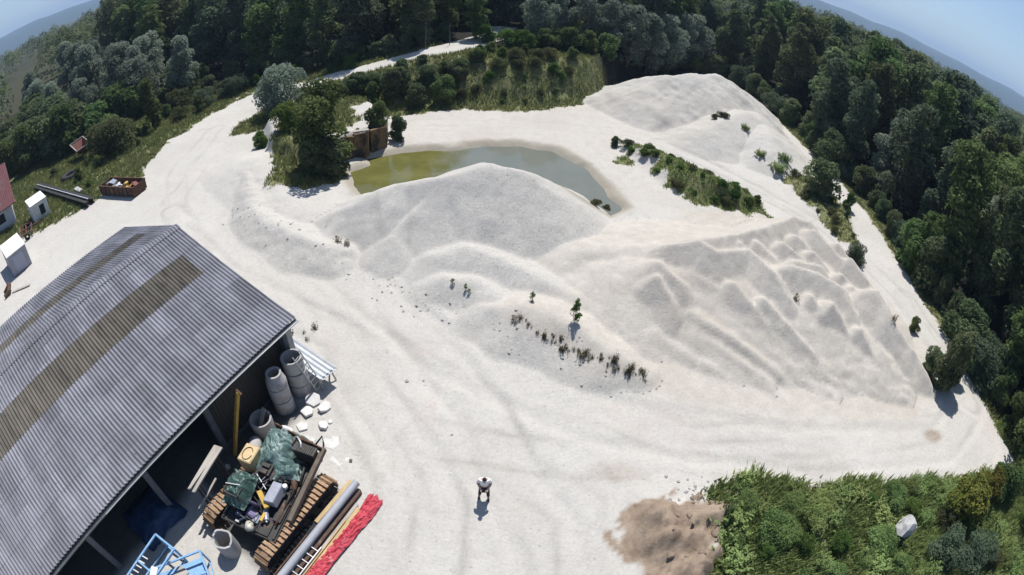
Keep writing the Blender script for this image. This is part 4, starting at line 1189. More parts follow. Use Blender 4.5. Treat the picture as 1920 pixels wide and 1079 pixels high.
# ------------------------------------------------------------------ things along the left edge
def box_cabin(loc, rz, sx, sy, h, label, window):
    t = thing('site_cabin', label, 'cabin', loc, rz, 'small white-roofed cabins on the left')
    MB().box((0, 0, h / 2 + .03), (sx, sy, h - .06)).build('wall', MT['grey_wall'] if not window else MT['white_paint'], t, bevel=.02)
    MB().box((0, 0, h + .03), (sx + .10, sy + .10, .07)).build('roof', MT['white_roof'], t, bevel=.01)
    if window:
        w_ = MB().box((sx / 2 + .012, .25, h * .55), (.02, .62, h * .52)).build('window', MT['dark_void'], t)
        for yy in (-.08, .58):
            MB().box((sx / 2 + .018, yy, h * .55), (.03, .05, h * .56)).build('window_jamb', MT['white_paint'], w_)
    else:
        MB().box((sx / 2 + .012, 0, h * .46), (.02, sy * .55, h * .80)).build('door', mat('lilac_grey_door', (.36, .37, .45), (.30, .31, .38), 1.5, .6), t)
    MB().box((0, 0, .03), (sx * .9, sy * .9, .06)).build('skid', MT['black_metal'], t)
    return t
box_cabin((-39.6, 19.9, 0), R(-22), 3.6, 2.1, 1.85, 'white-roofed grey metal cabin nearest the shed on the left edge', False)
box_cabin((-44.6, 27.2, 0), R(-24), 2.9, 2.0, 1.85, 'small white cabin with a rust-stained roof and a dark window beside the house', True)

def house():
    t = thing('house', 'low pale house with a red-brown tiled roof at the left edge', 'house', (-47.6, 26.3, 0), R(-30))
    W, L, EH, RH = 10.0, 12.0, 2.3, 5.4
    MB().box((-W / 2 - .2, -L / 2 - .3, EH / 2), (W - .4, L - .6, EH)).build('wall', MT['render_wall'], t)
    for y in (-.45, -L + .15):
        MB().add([(-.4, y, EH), (-W, y, EH), (-W / 2 - .2, y, RH - .25), (-.4, y - .2, EH), (-W, y - .2, EH), (-W / 2 - .2, y - .2, RH - .25)],
                 [(0, 1, 2), (5, 4, 3), (0, 3, 4, 1), (1, 4, 5, 2), (2, 5, 3, 0)]).build('gable', MT['render_wall'], t)
    for sx in (1, -1):
        n = int(L / .25) * 6
        ys = np.linspace(0, -L, n + 1)
        wv = .03 * np.abs(np.sin(ys / .25 * math.pi))
        V = []
        for s in np.linspace(0, 1, 9):
            xx = -W / 2 - .2 + sx * (W / 2 + .45) * (1 - s)
            V.append(np.stack([np.full_like(ys, xx), ys, EH - .1 + (RH - EH + .1) * s + wv], -1))
        F_ = [np.stack([np.arange(n) + i * (n + 1), np.arange(n) + 1 + i * (n + 1), np.arange(n) + 1 + (i + 1) * (n + 1), np.arange(n) + (i + 1) * (n + 1)], -1) for i in range(8)]
        o = np_mesh('roof', np.concatenate(V), np.concatenate(F_), MT['tiles'], t)
        s_ = o.modifiers.new('thickness', 'SOLIDIFY'); s_.thickness = .10
    for y in (-2.2, -5.2, -8.4):
        w_ = MB().box((-.385, y, 1.35), (.03, .9, .95)).build('window', MT['dark_void'], t)
        MB().box((-.365, y, 1.87), (.05, 1.04, .07)).build('window_head', MT['white_paint'], w_)
        MB().box((-.365, y, .84), (.06, 1.08, .06)).build('window_sill', MT['white_paint'], w_)
    return t
house()

def girder():
    t = thing('steel_girder', 'long black steel girder lying on the grass by the white cabin', 'girder', (-44.9, 30.9, 0), math.atan2(-4.0, 15.5))
    for y, z in ((-.38, .30), (.38, .30)):
        MB().box((0, y, z + .22), (15.6, .34, .05)).box((0, y, z), (15.6, .05, .40)).box((0, y, z - .22), (15.6, .34, .05)).build('beam', MT['black_metal'], t)
    MB().bar((-7.6, .0, .60), (7.4, .05, .60), .10, .06).build('rail', MT['galv'], t)
    for k in range(8):
        MB().box((-7 + k * 2, 0, .3), (.12, .7, .3)).build('spacer', MT['rust'], t)
girder()

def skip():
    t = thing('skip', 'rusty open skip full of scrap on the grass verge of the track', 'skip', (-34.6, 31.25, 0), R(-6))
    sx, sy, h = 5.4, 1.7, .85
    g = MB()
    for y in (-sy / 2, sy / 2):
        g.box((0, y, h / 2 + .12), (sx, .06, h))
    for x in (-sx / 2, sx / 2):
        g.box((x, 0, h / 2 + .12), (.06, sy - .06, h))
    g.box((0, 0, .15), (sx - .06, sy - .06, .06))
    g.build('body', MT['rust'], t)
    for k in range(8):
        for y in (-sy / 2 - .06, sy / 2 + .06):
            MB().box((-sx / 2 + .3 + k * (sx - .6) / 7, y, h / 2 + .12), (.09, .06, h - .05)).build('rib', MT['black_metal'], t)
    g = MB()
    for y in (-sy / 2, sy / 2):
        g.box((0, y, h + .14), (sx + .1, .12, .06))
    g.build('rim', MT['rust'], t)
    rnd = random.Random(5)
    for i, (x, m, s, lb) in enumerate([(-1.7, 'galv', .9, 'pale metal scrap at the left end of the rusty skip'), (-.3, 'white_paint', .55, 'white lumps in the middle of the rusty skip'),
                                       (.9, 'yellow', .6, 'orange machine part in the rusty skip'), (1.9, 'red_paint', .55, 'dark red part at the right end of the rusty skip')]):
        b = MB()
        for k in range(5):
            b.box((rnd.uniform(-s, s), rnd.uniform(-.45, .45), rnd.uniform(.45, .9)), (rnd.uniform(.2, s), rnd.uniform(.2, .6), rnd.uniform(.12, .3)), (rnd.uniform(-.4, .4), rnd.uniform(-.4, .4), rnd.uniform(0, 3)))
        o = b.build('scrap', MT[m], bevel=.02)
        o.location = Vector((-34.6, 31.25, 0)) + Vector((x * math.cos(R(-6)), x * math.sin(R(-6)), .0))
        tag(o, lb, 'scrap', 'scrap in the rusty skip')
skip()

def hopper():
    t = thing('hopper', 'rusty red steel hopper half hidden in the bushes', 'hopper', (-50.5, 40.0, 0), R(-25))
    MB().add([(-1.6, -1.0, 1.9), (1.6, -1.0, 1.5), (1.6, 1.0, 1.7), (-1.6, 1.0, 2.1), (-.5, -.4, .7), (.5, -.4, .7), (.5, .4, .7), (-.5, .4, .7)],
             [(0, 1, 5, 4), (1, 2, 6, 5), (2, 3, 7, 6), (3, 0, 4, 7), (4, 5, 6, 7)]).build('bin', MT['red_paint'], t)
    g = MB()
    for a, b in (((-1.6, -1.0, 1.92), (1.6, -1.0, 1.52)), ((1.6, -1, 1.52), (1.6, 1, 1.72)), ((1.6, 1, 1.72), (-1.6, 1, 2.12)), ((-1.6, 1, 2.12), (-1.6, -1, 1.92))):
        g.bar(a, b, .10, .12)
    g.build('rim', MT['wood_pale'], t)
    for x in (-1.2, 1.2):
        for y in (-.8, .8):
            MB().bar((x, y, 0), (x, y, 1.6), .10, .10, (0, 1, 0)).build('leg', MT['rust'], t)
hopper()
t = thing('tyre', 'large black tyre lying in the grass below the hopper', 'tyre', (-47.6, 35.0, 0))
MB().lathe([(.62, .05), (1.05, .0), (1.22, .12), (1.24, .38), (1.05, .52), (.62, .46), (.55, .25)], 32, closed=True).build('tread', MT['rubber'], t, smooth=True)
o = MB().box((0, 0, .2), (1.5, .55, .28), (0, .08, 0)).build('block', MT['stone'], bevel=.03)
o.location = (-42.2, 31.6, 0); o.rotation_euler = (0, 0, -.3)
tag(o, 'pale rectangular block beyond the black girder', 'block')

def harrow():
    t = thing('harrow', 'old red farm harrow with pale tines between the two cabins', 'farm machine', (-43.3, 24.1, 0), R(-35))
    g = MB()
    for y in (-.7, 0, .7):
        g.bar((-1.3, y, .55), (1.3, y, .55), .09)
    for x in (-1.2, 0, 1.2):
        g.bar((x, -.8, .60), (x, .8, .60), .09)
    g.bar((0, .7, .6), (0, 1.8, .5), .09)
    g.build('frame', MT['red_paint'], t)
    for k in range(10):
        x, y = -1.2 + (k % 5) * .6, (-.7 if k < 5 else .7)
        MB().tube([(x, y, .55), (x, y - .25, .45), (x, y - .1, .1), (x, y + .1, .02)], .03, 6).build('tine', MT['galv'], t)
    for x in (-1.35, 1.35):
        M_ = Matrix.Translation((x, 0, .34)) @ Matrix.Rotation(math.pi / 2, 4, 'Y')
        MB().lathe([(.12, -.1), (.32, -.12), (.34, 0), (.32, .12), (.12, .1)], 18, M_, True).build('wheel', MT['rubber'], t)
harrow()
o = MB().bar((-36.6, 16.6, .08), (-34.9, 17.7, .1), .25, .06).build('board', MT['wood_pale'])
tag(o, 'pale board on the ground by the nearer cabin', 'board')
o = MB().tube([(-37.6, 16.3, .1), (-37.2, 16.9, .5), (-36.8, 16.4, .3), (-36.9, 15.8, .15)], [.18, .22, .2, .12], 8).build('root_stump', MT['rust'])
tag(o, 'reddish twisted stump beside the pale board at the left edge', 'stump')

# ------------------------------------------------------------------ concrete bunker walls by the pond
def bunker():
    t = thing('concrete_bunker', 'rust-stained concrete bay walls at the left end of the pond', 'wall', (-13.2, 38.0, 0), 0)
    for (a, b, h) in (((-1.15, -.95), (-.35, -.55), 2.15), ((-.30, -.30), (.55, .10), 2.25), ((.75, .75), (1.75, 1.75), 2.15)):
        ax, ay = a; bx, by = b
        MB().bar((ax, ay, .85), (bx, by, .85), .30, h).build('wall_panel', MT['concrete_rust'], t, bevel=.02)
    for (a, b) in (((-.35, -.5), (-.6, 1.6)), ((.60, .2), (.3, 2.2)), ((1.75, 1.75), (1.4, 3.4))):
        MB().bar((*a, .80), (*b, .80), .26, 2.0).build('side_wall', MT['concrete_rust'], t, bevel=.02)
    MB().box((.1, .35, 2.02), (1.3, .35, .10), (0, 0, .45)).build('lintel', MT['wood_pale'], t)
bunker()

# ------------------------------------------------------------------ two poles by the road
for x, y, h, lb in ((-12.4, 61.4, 3.6, 'thin pale pole by the road, left of the two against the dark forest'), (-9.9, 63.8, 3.0, 'thin pale pole by the road, right of the two against the dark forest')):
    t = thing('utility_pole', lb, 'pole', (x, y, 3.9), 0, 'pale poles by the road')
    MB().tube([(0, 0, 0), (0, 0, h)], [.045, .035], 8).build('shaft', MT['post'], t)
    MB().box((0, 0, h - .25), (.22, .04, .04)).build('crossarm', MT['post'], t)

# ------------------------------------------------------------------ stones
rnd = random.Random(21)
def stone_mesh(seed):
    bm = bmesh.new()
    bmesh.ops.create_icosphere(bm, subdivisions=2, radius=1)
    r_ = random.Random(seed)
    for v in bm.verts:
        k = 1 + .25 * math.sin(v.co.x * 3 + seed) * math.cos(v.co.y * 4 + seed * 2) + r_.uniform(-.08, .08)
        v.co = Vector((v.co.x * k, v.co.y * k * .8, v.co.z * k * .55))
    me = bpy.data.meshes.new('stone'); bm.to_mesh(me); bm.free()
    return me
SM = [stone_mesh(s) for s in range(4)]
for me in SM: me.materials.append(MT['pebble'])
spots = [(-4.2, 14.8, .10), (-3.5, 15.0, .07), (-1.9, 12.2, .06)]
for k in range(120):
    r_ = rnd.random()
    if r_ < .45:
        f = rnd.random(); x, y = -9 + f * 14 + rnd.gauss(0, .6), 22.0 - f * 6.4 + rnd.gauss(0, .6)
    elif r_ < .7:
        f = rnd.random(); x, y = -20 + f * 9 + rnd.gauss(0, .6), 27.8 - f * 4.8 + rnd.gauss(0, .6)
    else:
        x, y = rnd.gauss(7.7, .6), rnd.gauss(10.1, .4)
    spots.append((x, y, rnd.uniform(.03, .085)))
for i, (x, y, s) in enumerate(spots):
    o = bpy.data.objects.new('stone', SM[i % 4]); C.objects.link(o)
    o.location = (x, y, ground_z(x, y) + s * .2); o.scale = (s, s, s); o.rotation_euler = (0, 0, rnd.uniform(0, 6))
    tag(o, 'small grey stone lying loose on the pale gravel', 'stone', 'loose stones on the gravel')
for i in range(26):
    me_ = SM[i % 4] if i > 3 else SM[i].copy()
    if i < 4:
        me_.materials.clear(); me_.materials.append(mat('dry_earth' if i else 'dry_earth_clod', (.25, .195, .145), (.16, .122, .09), 3, .95, bump=.4)); CL = globals().setdefault('CL', []); CL.append(me_)
    o = bpy.data.objects.new('earth_clod', CL[i % 4]); C.objects.link(o)
    x, y = (rnd.gauss(8.5, .45), rnd.gauss(9.3, .4)) if i < 16 else (rnd.uniform(5.2, 8), rnd.uniform(6, 9.2))
    s = rnd.uniform(.07, .19)
    o.location = (x, y, ground_z(x, y) + s * .15); o.scale = (s, s, s); o.rotation_euler = (0, 0, rnd.uniform(0, 6))
    tag(o, 'brown clod of earth on the dirt heap beside the thicket', 'clod', 'clods of earth on the dirt heap')
o = bpy.data.objects.new('boulder', stone_mesh(9)); C.objects.link(o)
o.data.materials.append(MT['stone'])
o.location = (17.6, 6.5, ground_z(17.6, 6.5) + .50); o.scale = (.95, .62, .95); o.rotation_euler = (.5, .35, .4)
tag(o, 'angular pale boulder sticking out of the green thicket', 'boulder')

# ------------------------------------------------------------------ person
def skin_mesh(name, verts, edges, radii, m, parent, sub=2):
    me = bpy.data.meshes.new(name)
    me.from_pydata(verts, edges, [])
    o = bpy.data.objects.new(name, me); C.objects.link(o)
    o.parent = parent
    md = o.modifiers.new('skin', 'SKIN'); md.use_smooth_shade = True
    for i, r_ in enumerate(radii):
        sv = me.skin_vertices[0].data[i]
        sv.radius = (r_, r_) if not hasattr(r_, '__len__') else r_
        sv.use_root = (i == 0)
    s_ = o.modifiers.new('subsurf', 'SUBSURF'); s_.levels = s_.render_levels = sub
    me.materials.append(m)
    return o
def person():
    t = thing('person', 'person in white shirt and dark trousers standing alone on the open yard holding a controller', 'person', (-.42, 9.50, 0), R(183))
    t.scale = (.9, .9, .9)
    skin = mat('skin', (.52, .34, .25), (.46, .29, .21), 8, .6, bump=0)
    # local frame: +Y is the way the person faces (towards the camera after the turn), x to their right
    V = [(0, 0, .95), (0, .0, 1.12), (0, .03, 1.32), (0, .06, 1.46), (0, .12, 1.53), (0, .20, 1.62), (0, .24, 1.72)]
    rd = [(.17, .12), (.155, .11), (.185, .125), (.10, .09), .058, (.085, .10), (.075, .085)]
    E = [(0, 1), (1, 2), (2, 3), (3, 4), (4, 5), (5, 6)]
    for s in (1, -1):
        n = len(V)
        V += [(s * .18, .05, 1.42), (s * .265, .04, 1.17), (s * .15, .27, 1.10), (s * .13, .31, 1.09)]
        rd += [.075, .048, .036, (.040, .022)]
        E += [(2, n), (n, n + 1), (n + 1, n + 2), (n + 2, n + 3)]
        for k, (fx, fy, l) in enumerate(((-.030, .010, .072), (-.010, .014, .080), (.010, .012, .076), (.028, .006, .060))):
            m0 = len(V)
            V += [(s * (.12 + fx), .335 + fy, 1.09), (s * (.10 + fx), .335 + fy + l * .6, 1.07), (s * (.09 + fx * .8), .335 + fy + l * .8, 1.045)]
            rd += [.009, .0085, .007]
            E += [(n + 3, m0), (m0, m0 + 1), (m0 + 1, m0 + 2)]
        m0 = len(V)
        V += [(s * .095, .30, 1.115), (s * .075, .335, 1.125)]
        rd += [.011, .009]
        E += [(n + 2, m0), (m0, m0 + 1)]
        n = len(V)
        V += [(s * .10, 0, .86), (s * .15, .03, .49), (s * .18, -.02 + .09 * (s < 0), .09), (s * .19, .12 + .09 * (s < 0), .04)]
        rd += [.095, .060, .042, .038]
        E += [(0, n), (n, n + 1), (n + 1, n + 2), (n + 2, n + 3)]
    body = skin_mesh('body', V, E, rd, skin, t)
    shirt = mat('white_shirt', (.78, .78, .80), (.68, .68, .71), 5, .8, bump=.1)
    v = [(0, 0, .93), (0, .0, 1.12), (0, .03, 1.32), (0, .055, 1.45), (.18, .05, 1.43), (.245, .045, 1.27), (-.18, .05, 1.43), (-.245, .045, 1.27)]
    skin_mesh('shirt', v, [(0, 1), (1, 2), (2, 3), (2, 4), (4, 5), (2, 6), (6, 7)], [(.195, .145), (.18, .135), (.205, .145), (.115, .10), .095, .072, .095, .072], shirt, t)
    trs = mat('dark_blue_trousers', (.030, .035, .060), (.018, .02, .035), 5, .85, bump=.1)
    v = [(0, 0, .90)]; e = []; r_ = [(.185, .135)]
    for s in (1, -1):
        n = len(v)
        v += [(s * .10, 0, .82), (s * .15, .03, .49), (s * .18, -.02 + .09 * (s < 0), .12)]
        r_ += [.115, .082, .066]
        e += [(0, n), (n, n + 1), (n + 1, n + 2)]
    skin_mesh('trousers', v, e, r_, trs, t)
    MB().lathe([(.198, .99), (.203, .99), (.203, 1.03), (.198, 1.03)], 20, Matrix.Diagonal((1, .76, 1, 1)), True).build('belt', MT['rubber'], t)
    shoe = MB()
    for s in (1, -1):
        o = skin_mesh('shoe', [(s * .18, -.06 + .09 * (s < 0), .05), (s * .19, .05 + .09 * (s < 0), .05), (s * .195, .17 + .09 * (s < 0), .04)], [(0, 1), (1, 2)], [.05, .05, .042], MT['rubber'], t)
    hair = mat('dark_hair', (.025, .02, .018), (.015, .012, .012), 20, .7, bump=.3)
    skin_mesh('hair', [(0, .155, 1.66), (0, .20, 1.73), (0, .26, 1.775)], [(0, 1), (1, 2)], [.075, .098, .068], hair, t)
    # face
    for s in (1, -1):
        MB().lathe([(0, -.010), (.009, -.006), (.012, 0), (.009, .006), (0, .010)], 10, Matrix.Translation((s * .032, .305, 1.655))).build('eye', MT['rubber'], body)
        MB().lathe([(0, -.03), (.012, -.02), (.018, 0), (.012, .02), (0, .03)], 8, Matrix.Translation((s * .092, .20, 1.65))).build('ear', skin, body)
    MB().add([(0, .335, 1.625), (-.016, .30, 1.61), (.016, .30, 1.61), (0, .305, 1.665)], [(0, 1, 2), (0, 3, 1), (0, 2, 3), (1, 3, 2)]).build('nose', skin, body)
    MB().box((0, .298, 1.585), (.045, .012, .010)).build('mouth', mat('lips', (.35, .16, .14), (.3, .13, .12), 6, .6, bump=0), body)
    c = thing('remote_controller', 'dark remote controller held in both hands by the person', 'controller', (-.42, 9.50, 0), R(183))
    c.scale = (.9, .9, .9)
    MB().box((0, .375, 1.075), (.17, .10, .035), (.2, 0, 0)).build('case', MT['rubber'], c, bevel=.01)
    for x in (-.05, .05):
        MB().bar((x, .375, 1.09), (x, .375, 1.12), .012).build('stick', MT['alu'], c)
person()

# ------------------------------------------------------------------ foliage
def leaf_cloud(lobes, n, size, seed, up=.35, shell=.62, jitter=.9, low=.45):
    """n small leaf faces spread through the lobes (centre xyz, radii xyz)"""
    rg = np.random.default_rng(seed)
    L = np.array(lobes, float)
    wts = (L[:, 3] * L[:, 4] + L[:, 3] * L[:, 5]) ** 1.0
    k = rg.choice(len(L), n, p=wts / wts.sum())
    d = rg.normal(size=(n, 3)); d /= np.linalg.norm(d, axis=1, keepdims=True)
    flip = (d[:, 2] < -.1) & (rg.random(n) > low)
    d[flip, 2] *= -1
    rad = shell + (1 - shell) * rg.random(n) ** .6
    rad *= 1 + .16 * np.sin(d[:, 0] * 5 + k) * np.cos(d[:, 1] * 6 + k * 2)
    p = L[k, :3] + d * L[k, 3:6] * rad[:, None]
    nrm = d * .8 + rg.normal(size=(n, 3)) * jitter * .6 + np.array([0, 0, up])
    nrm /= np.linalg.norm(nrm, axis=1, keepdims=True)
    a = np.cross(nrm, rg.normal(size=(n, 3))); a /= np.linalg.norm(a, axis=1, keepdims=True)
    b = np.cross(nrm, a)
    s = size * (.55 + .9 * rg.random(n))[:, None]
    bend = nrm * s * .18
    v = np.stack([p - a * s * .62, p - b * s * .34 + bend, p + a * s * .62, p + b * s * .34 + bend], 1).reshape(-1, 3)
    q = np.arange(4 * n).reshape(n, 4)
    lobe_t = rg.random(len(L))
    tint = np.clip(.30 * rg.random(n) + .45 * lobe_t[k] + .25 * rg.random(n) ** 2, 0, 1)
    return v, q, np.repeat(tint, 4)

def crown_lobes(h, r, base, n, seed, shape='egg'):
    rg = random.Random(seed)
    out = []
    for i in range(n):
        f = (i + rg.random()) / n
        z = base + (h - base) * f
        if shape == 'egg': env = math.sin(math.pi * min(1, .16 + .80 * f)) ** .75
        elif shape == 'cone': env = (1 - f) ** .8 + .12
        elif shape == 'round': env = math.sin(math.pi * min(1, .10 + .85 * f)) ** .5
        else: env = 1.0
        a = rg.uniform(0, 2 * math.pi) if i else 0
        rr_ = r * env * rg.uniform(.35, .78)
        s = r * rg.uniform(.34, .55) * (.55 + .45 * env)
        out.append((rr_ * math.cos(a), rr_ * math.sin(a), min(z, h - s * .6), s, s, s * rg.uniform(.75, 1.05)))
    out.append((0, 0, base + (h - base) * .5, r * .55, r * .55, (h - base) * .42))
    return out

def trunk_mb(h, base, r, lobes, seed):
    rg = random.Random(seed)
    mb = MB()
    top = base + (h - base) * .75
    pts = [(0, 0, -.3)] + [(rg.uniform(-.12, .12) * i, rg.uniform(-.12, .12) * i, top * i / 4) for i in range(1, 5)]
    mb.tube(pts, [r * 1.25, r, r * .8, r * .55, r * .2], 8)
    for l in lobes[:-1:2]:
        z0 = max(base * .7, l[2] - 1.2 - abs(l[0]) * .5)
        mb.tube([(0, 0, min(z0, top)), (l[0] * .5, l[1] * .5, (z0 + l[2]) / 2), (l[0] * .95, l[1] * .95, l[2])], [r * .38, r * .24, r * .08], 5)
    return mb

TREE_KINDS = {}
def kind(key, name, leaf, variants, crown_name='crown', trunk_name='trunk'):
    out = []
    for i, kw in enumerate(variants):
        lobes = crown_lobes(kw['h'], kw['r'], kw['base'], kw['n'], kw['seed'], kw.get('shape', 'egg'))
        v, q, ti = leaf_cloud(lobes, kw['leaves'], kw['size'], kw['seed'], kw.get('up', .35), kw.get('shell', .62))
        root = bpy.data.objects.new(name, None)
        C.objects.link(root); root.empty_display_size = .3
        c = np_mesh(crown_name, v, q, MT[leaf], root, attr={'tint': ti})
        tb = trunk_mb(kw['h'], kw['base'], kw['tr'], lobes, kw['seed']).build(trunk_name, MT['bark'], root)
        out.append(dict(root=root, h=kw['h'], r=kw['r'], used=False))
    TREE_KINDS[key] = out

def plant(key, x, y, h, label, cat, group=None, var=None, wide=1.0, z=None, rnd=random):
    vs = TREE_KINDS[key]
    k = vs[(var if var is not None else rnd.randrange(len(vs))) % len(vs)]
    if not k['used']:
        o = k['root']; k['used'] = True
    else:
        o = copy_tree(k['root'])
    s = h / k['h']
    o.location = (x, y, (ground_z(x, y) if z is None else z) - .05)
    o.rotation_euler = (0, 0, rnd.uniform(0, 6.28))
    o.scale = (s * wide, s * wide, s)
    for kk in ('label', 'category', 'group'):
        if kk in o: del o[kk]
    return tag(o, label, cat, group)

kind('dark', 'broadleaf_tree', 'leaf_dark', [dict(h=15, r=3.3, base=1.2, n=23, seed=1, leaves=5200, size=.42, tr=.22),
                                             dict(h=16, r=2.8, base=1.0, n=24, seed=2, leaves=5200, size=.40, tr=.22),
                                             dict(h=14, r=3.9, base=1.2, n=22, seed=3, leaves=5600, size=.44, tr=.26, shape='round')])
kind('mid', 'broadleaf_tree', 'leaf_mid', [dict(h=14, r=3.6, base=1.0, n=20, seed=4, leaves=5400, size=.42, tr=.24, shape='round'),
                                           dict(h=15, r=3.0, base=1.0, n=20, seed=5, leaves=5200, size=.40, tr=.22)])
kind('blue', 'broadleaf_tree', 'leaf_blue', [dict(h=13, r=3.3, base=.9, n=18, seed=6, leaves=5000, size=.40, tr=.2, shape='round'),
                                             dict(h=14, r=2.7, base=.9, n=18, seed=7, leaves=4800, size=.38, tr=.2)])
kind('willow', 'silver_willow', 'leaf_willow', [dict(h=9, r=3.0, base=.8, n=18, seed=8, leaves=6500, size=.28, tr=.18, shape='round', up=.15),
                                                dict(h=9, r=2.5, base=.8, n=18, seed=9, leaves=6000, size=.28, tr=.18, up=.15)])
kind('conif', 'conifer_tree', 'leaf_dark', [dict(h=15, r=2.3, base=1.0, n=26, seed=10, leaves=5200, size=.34, tr=.2, shape='cone', up=-.1)])
SH = dict(crown_name='foliage', trunk_name='stem')
kind('b_dark', 'bush', 'leaf_dark', [dict(h=3, r=1.7, base=.15, n=14, seed=11, leaves=3800, size=.22, tr=.06, shape='round'),
                                     dict(h=3, r=1.4, base=.15, n=14, seed=12, leaves=3600, size=.21, tr=.06)], **SH)
kind('b_mid', 'bush', 'leaf_mid', [dict(h=3, r=1.6, base=.1, n=14, seed=13, leaves=3800, size=.21, tr=.06, shape='round'),
                                   dict(h=3, r=1.2, base=.1, n=13, seed=14, leaves=3400, size=.20, tr=.06)], **SH)
kind('b_fresh', 'bush', 'leaf_fresh', [dict(h=2, r=1.3, base=.05, n=14, seed=15, leaves=5500, size=.125, tr=.04, shape='round'),
                                       dict(h=2, r=1.1, base=.05, n=15, seed=16, leaves=5200, size=.12, tr=.04)], **SH)
kind('b_thick', 'bush', 'leaf_thick', [dict(h=1.6, r=1.5, base=.0, n=22, seed=17, leaves=9000, size=.105, tr=.03, shape='round', shell=.5),
                                     dict(h=1.6, r=1.3, base=.0, n=20, seed=18, leaves=8500, size=.105, tr=.03, shape='round', shell=.5)], **SH)
kind('b_olive', 'bush', 'leaf_olive', [dict(h=3, r=2.2, base=.1, n=16, seed=19, leaves=4200, size=.20, tr=.05, shape='round')], **SH)
kind('b_blue', 'bush', 'leaf_blue', [dict(h=2.2, r=1.7, base=.05, n=16, seed=20, leaves=7000, size=.13, tr=.05, shape='round')], **SH)
kind('b_yellow', 'bush', 'leaf_yellow', [dict(h=2.4, r=1.1, base=.1, n=16, seed=22, leaves=5500, size=.13, tr=.04)], **SH)
kind('b_willow', 'bush', 'leaf_willow', [dict(h=5, r=2.6, base=.3, n=22, seed=23, leaves=7500, size=.22, tr=.12, shape='round', up=.1)], **SH)
kind('sapling', 'sapling', 'leaf_fresh', [dict(h=1.3, r=.30, base=.12, n=9, seed=24, leaves=420, size=.085, tr=.016, shape='cone', shell=.3),
                                          dict(h=1.3, r=.42, base=.25, n=8, seed=25, leaves=380, size=.09, tr=.016, shell=.3)], **SH)
def weed_kind():
    out = []
    for sd in (1, 2, 3):
        rg = np.random.default_rng(sd)
        n = 46
        a = rg.uniform(0, 6.28, n); h = rg.uniform(.25, 1.0, n) ** 1.2 * .6; ln = rg.uniform(.05, .5, n) * h
        P = np.stack([rg.normal(0, .11, n), rg.normal(0, .11, n), 0 * a], -1)
        dv = np.stack([np.cos(a), np.sin(a), 0 * a], -1); sv = np.stack([-np.sin(a), np.cos(a), 0 * a], -1)
        wd = rg.uniform(.008, .022, n)[:, None]
        tp = P + dv * ln[:, None] + np.array([0, 0, 1.]) * h[:, None]
        v1 = np.stack([P - sv * wd, P + sv * wd, tp + sv * wd * .3, tp - sv * wd * .3], 1).reshape(-1, 3)
        k = rg.choice(n, 90)                                        # seed heads and dry leaves up the stalks
        c = P[k] + (tp[k] - P[k]) * rg.uniform(.4, 1.0, (90, 1)) + rg.normal(0, .02, (90, 3))
        e1_, e2_ = rg.normal(0, .030, (90, 3)), rg.normal(0, .022, (90, 3))
        v2 = np.stack([c - e1_, c - e2_, c + e1_, c + e2_], 1).reshape(-1, 3)
        v = np.concatenate([v1, v2])
        root = bpy.data.objects.new('weed', None); C.objects.link(root)
        np_mesh('foliage', v, np.arange(len(v)).reshape(-1, 4), MT['leaf_dry'], root, attr={'tint': np.repeat(rg.random(len(v) // 4), 4)})
        out.append(dict(root=root, h=.6, r=.3, used=False))
    TREE_KINDS['weed'] = out
weed_kind()
def sprig_kind():
    out = []
    for sd in (31, 32, 33):
        rg = np.random.default_rng(sd)
        n, m = 60, 1500
        a = rg.uniform(0, 6.28, n); h = rg.uniform(.45, 1.0, n)
        P = np.stack([rg.normal(0, .28, n), rg.normal(0, .28, n), 0 * a], -1)
        dv = np.stack([np.cos(a), np.sin(a), 0 * a], -1); sv = np.stack([-np.sin(a), np.cos(a), 0 * a], -1)
        wd = rg.uniform(.008, .016, n)[:, None]
        tp = P + dv * (rg.uniform(.05, .45, n) * h)[:, None] + np.array([0, 0, 1.]) * h[:, None]
        v1 = np.stack([P - sv * wd, P + sv * wd, tp + sv * wd * .3, tp - sv * wd * .3], 1).reshape(-1, 3)
        k = rg.choice(n, m); f = rg.uniform(.15, 1.0, (m, 1))
        c = P[k] + (tp[k] - P[k]) * f
        d = rg.normal(size=(m, 3)); d[:, 2] *= .45; d /= np.linalg.norm(d, axis=1, keepdims=True)
        L = rg.uniform(.07, .17, (m, 1)) * (1.2 - .6 * f)
        s2 = np.cross(d, [0, 0, 1.]); s2 /= np.linalg.norm(s2, axis=1, keepdims=True) + 1e-6
        v2 = np.stack([c, c + d * L * .5 + s2 * L * .28, c + d * L, c + d * L * .5 - s2 * L * .28], 1).reshape(-1, 3)
        v = np.concatenate([v1, v2])
        root = bpy.data.objects.new('shrub', None); C.objects.link(root)
        np_mesh('foliage', v, np.arange(len(v)).reshape(-1, 4), MT['leaf_thick'], root, attr={'tint': np.repeat(np.clip(rg.random(len(v) // 4) * .6 + sd % 3 * .2, 0, 1), 4)})
        out.append(dict(root=root, h=1.0, r=.5, used=False))
    TREE_KINDS['sprig'] = out
sprig_kind()

pr_ = random.Random(99)
def edge_x(y): return float(np.interp(y, *EAST))
def road_d(x, y):
    return float(segs(np.array([float(x)]), np.array([float(y)]), ROAD)[0][0])
_pts = []
def scatter(n, xf, yf, sp, ok):
    out, tries = [], 0
    while len(out) < n and tries < n * 60:
        tries += 1
        x, y = pr_.uniform(*xf), pr_.uniform(*yf)
        if not ok(x, y): continue
        if any((x - a) ** 2 + (y - b) ** 2 < sp * sp for a, b in _pts): continue
        _pts.append((x, y)); out.append((x, y))
    return out

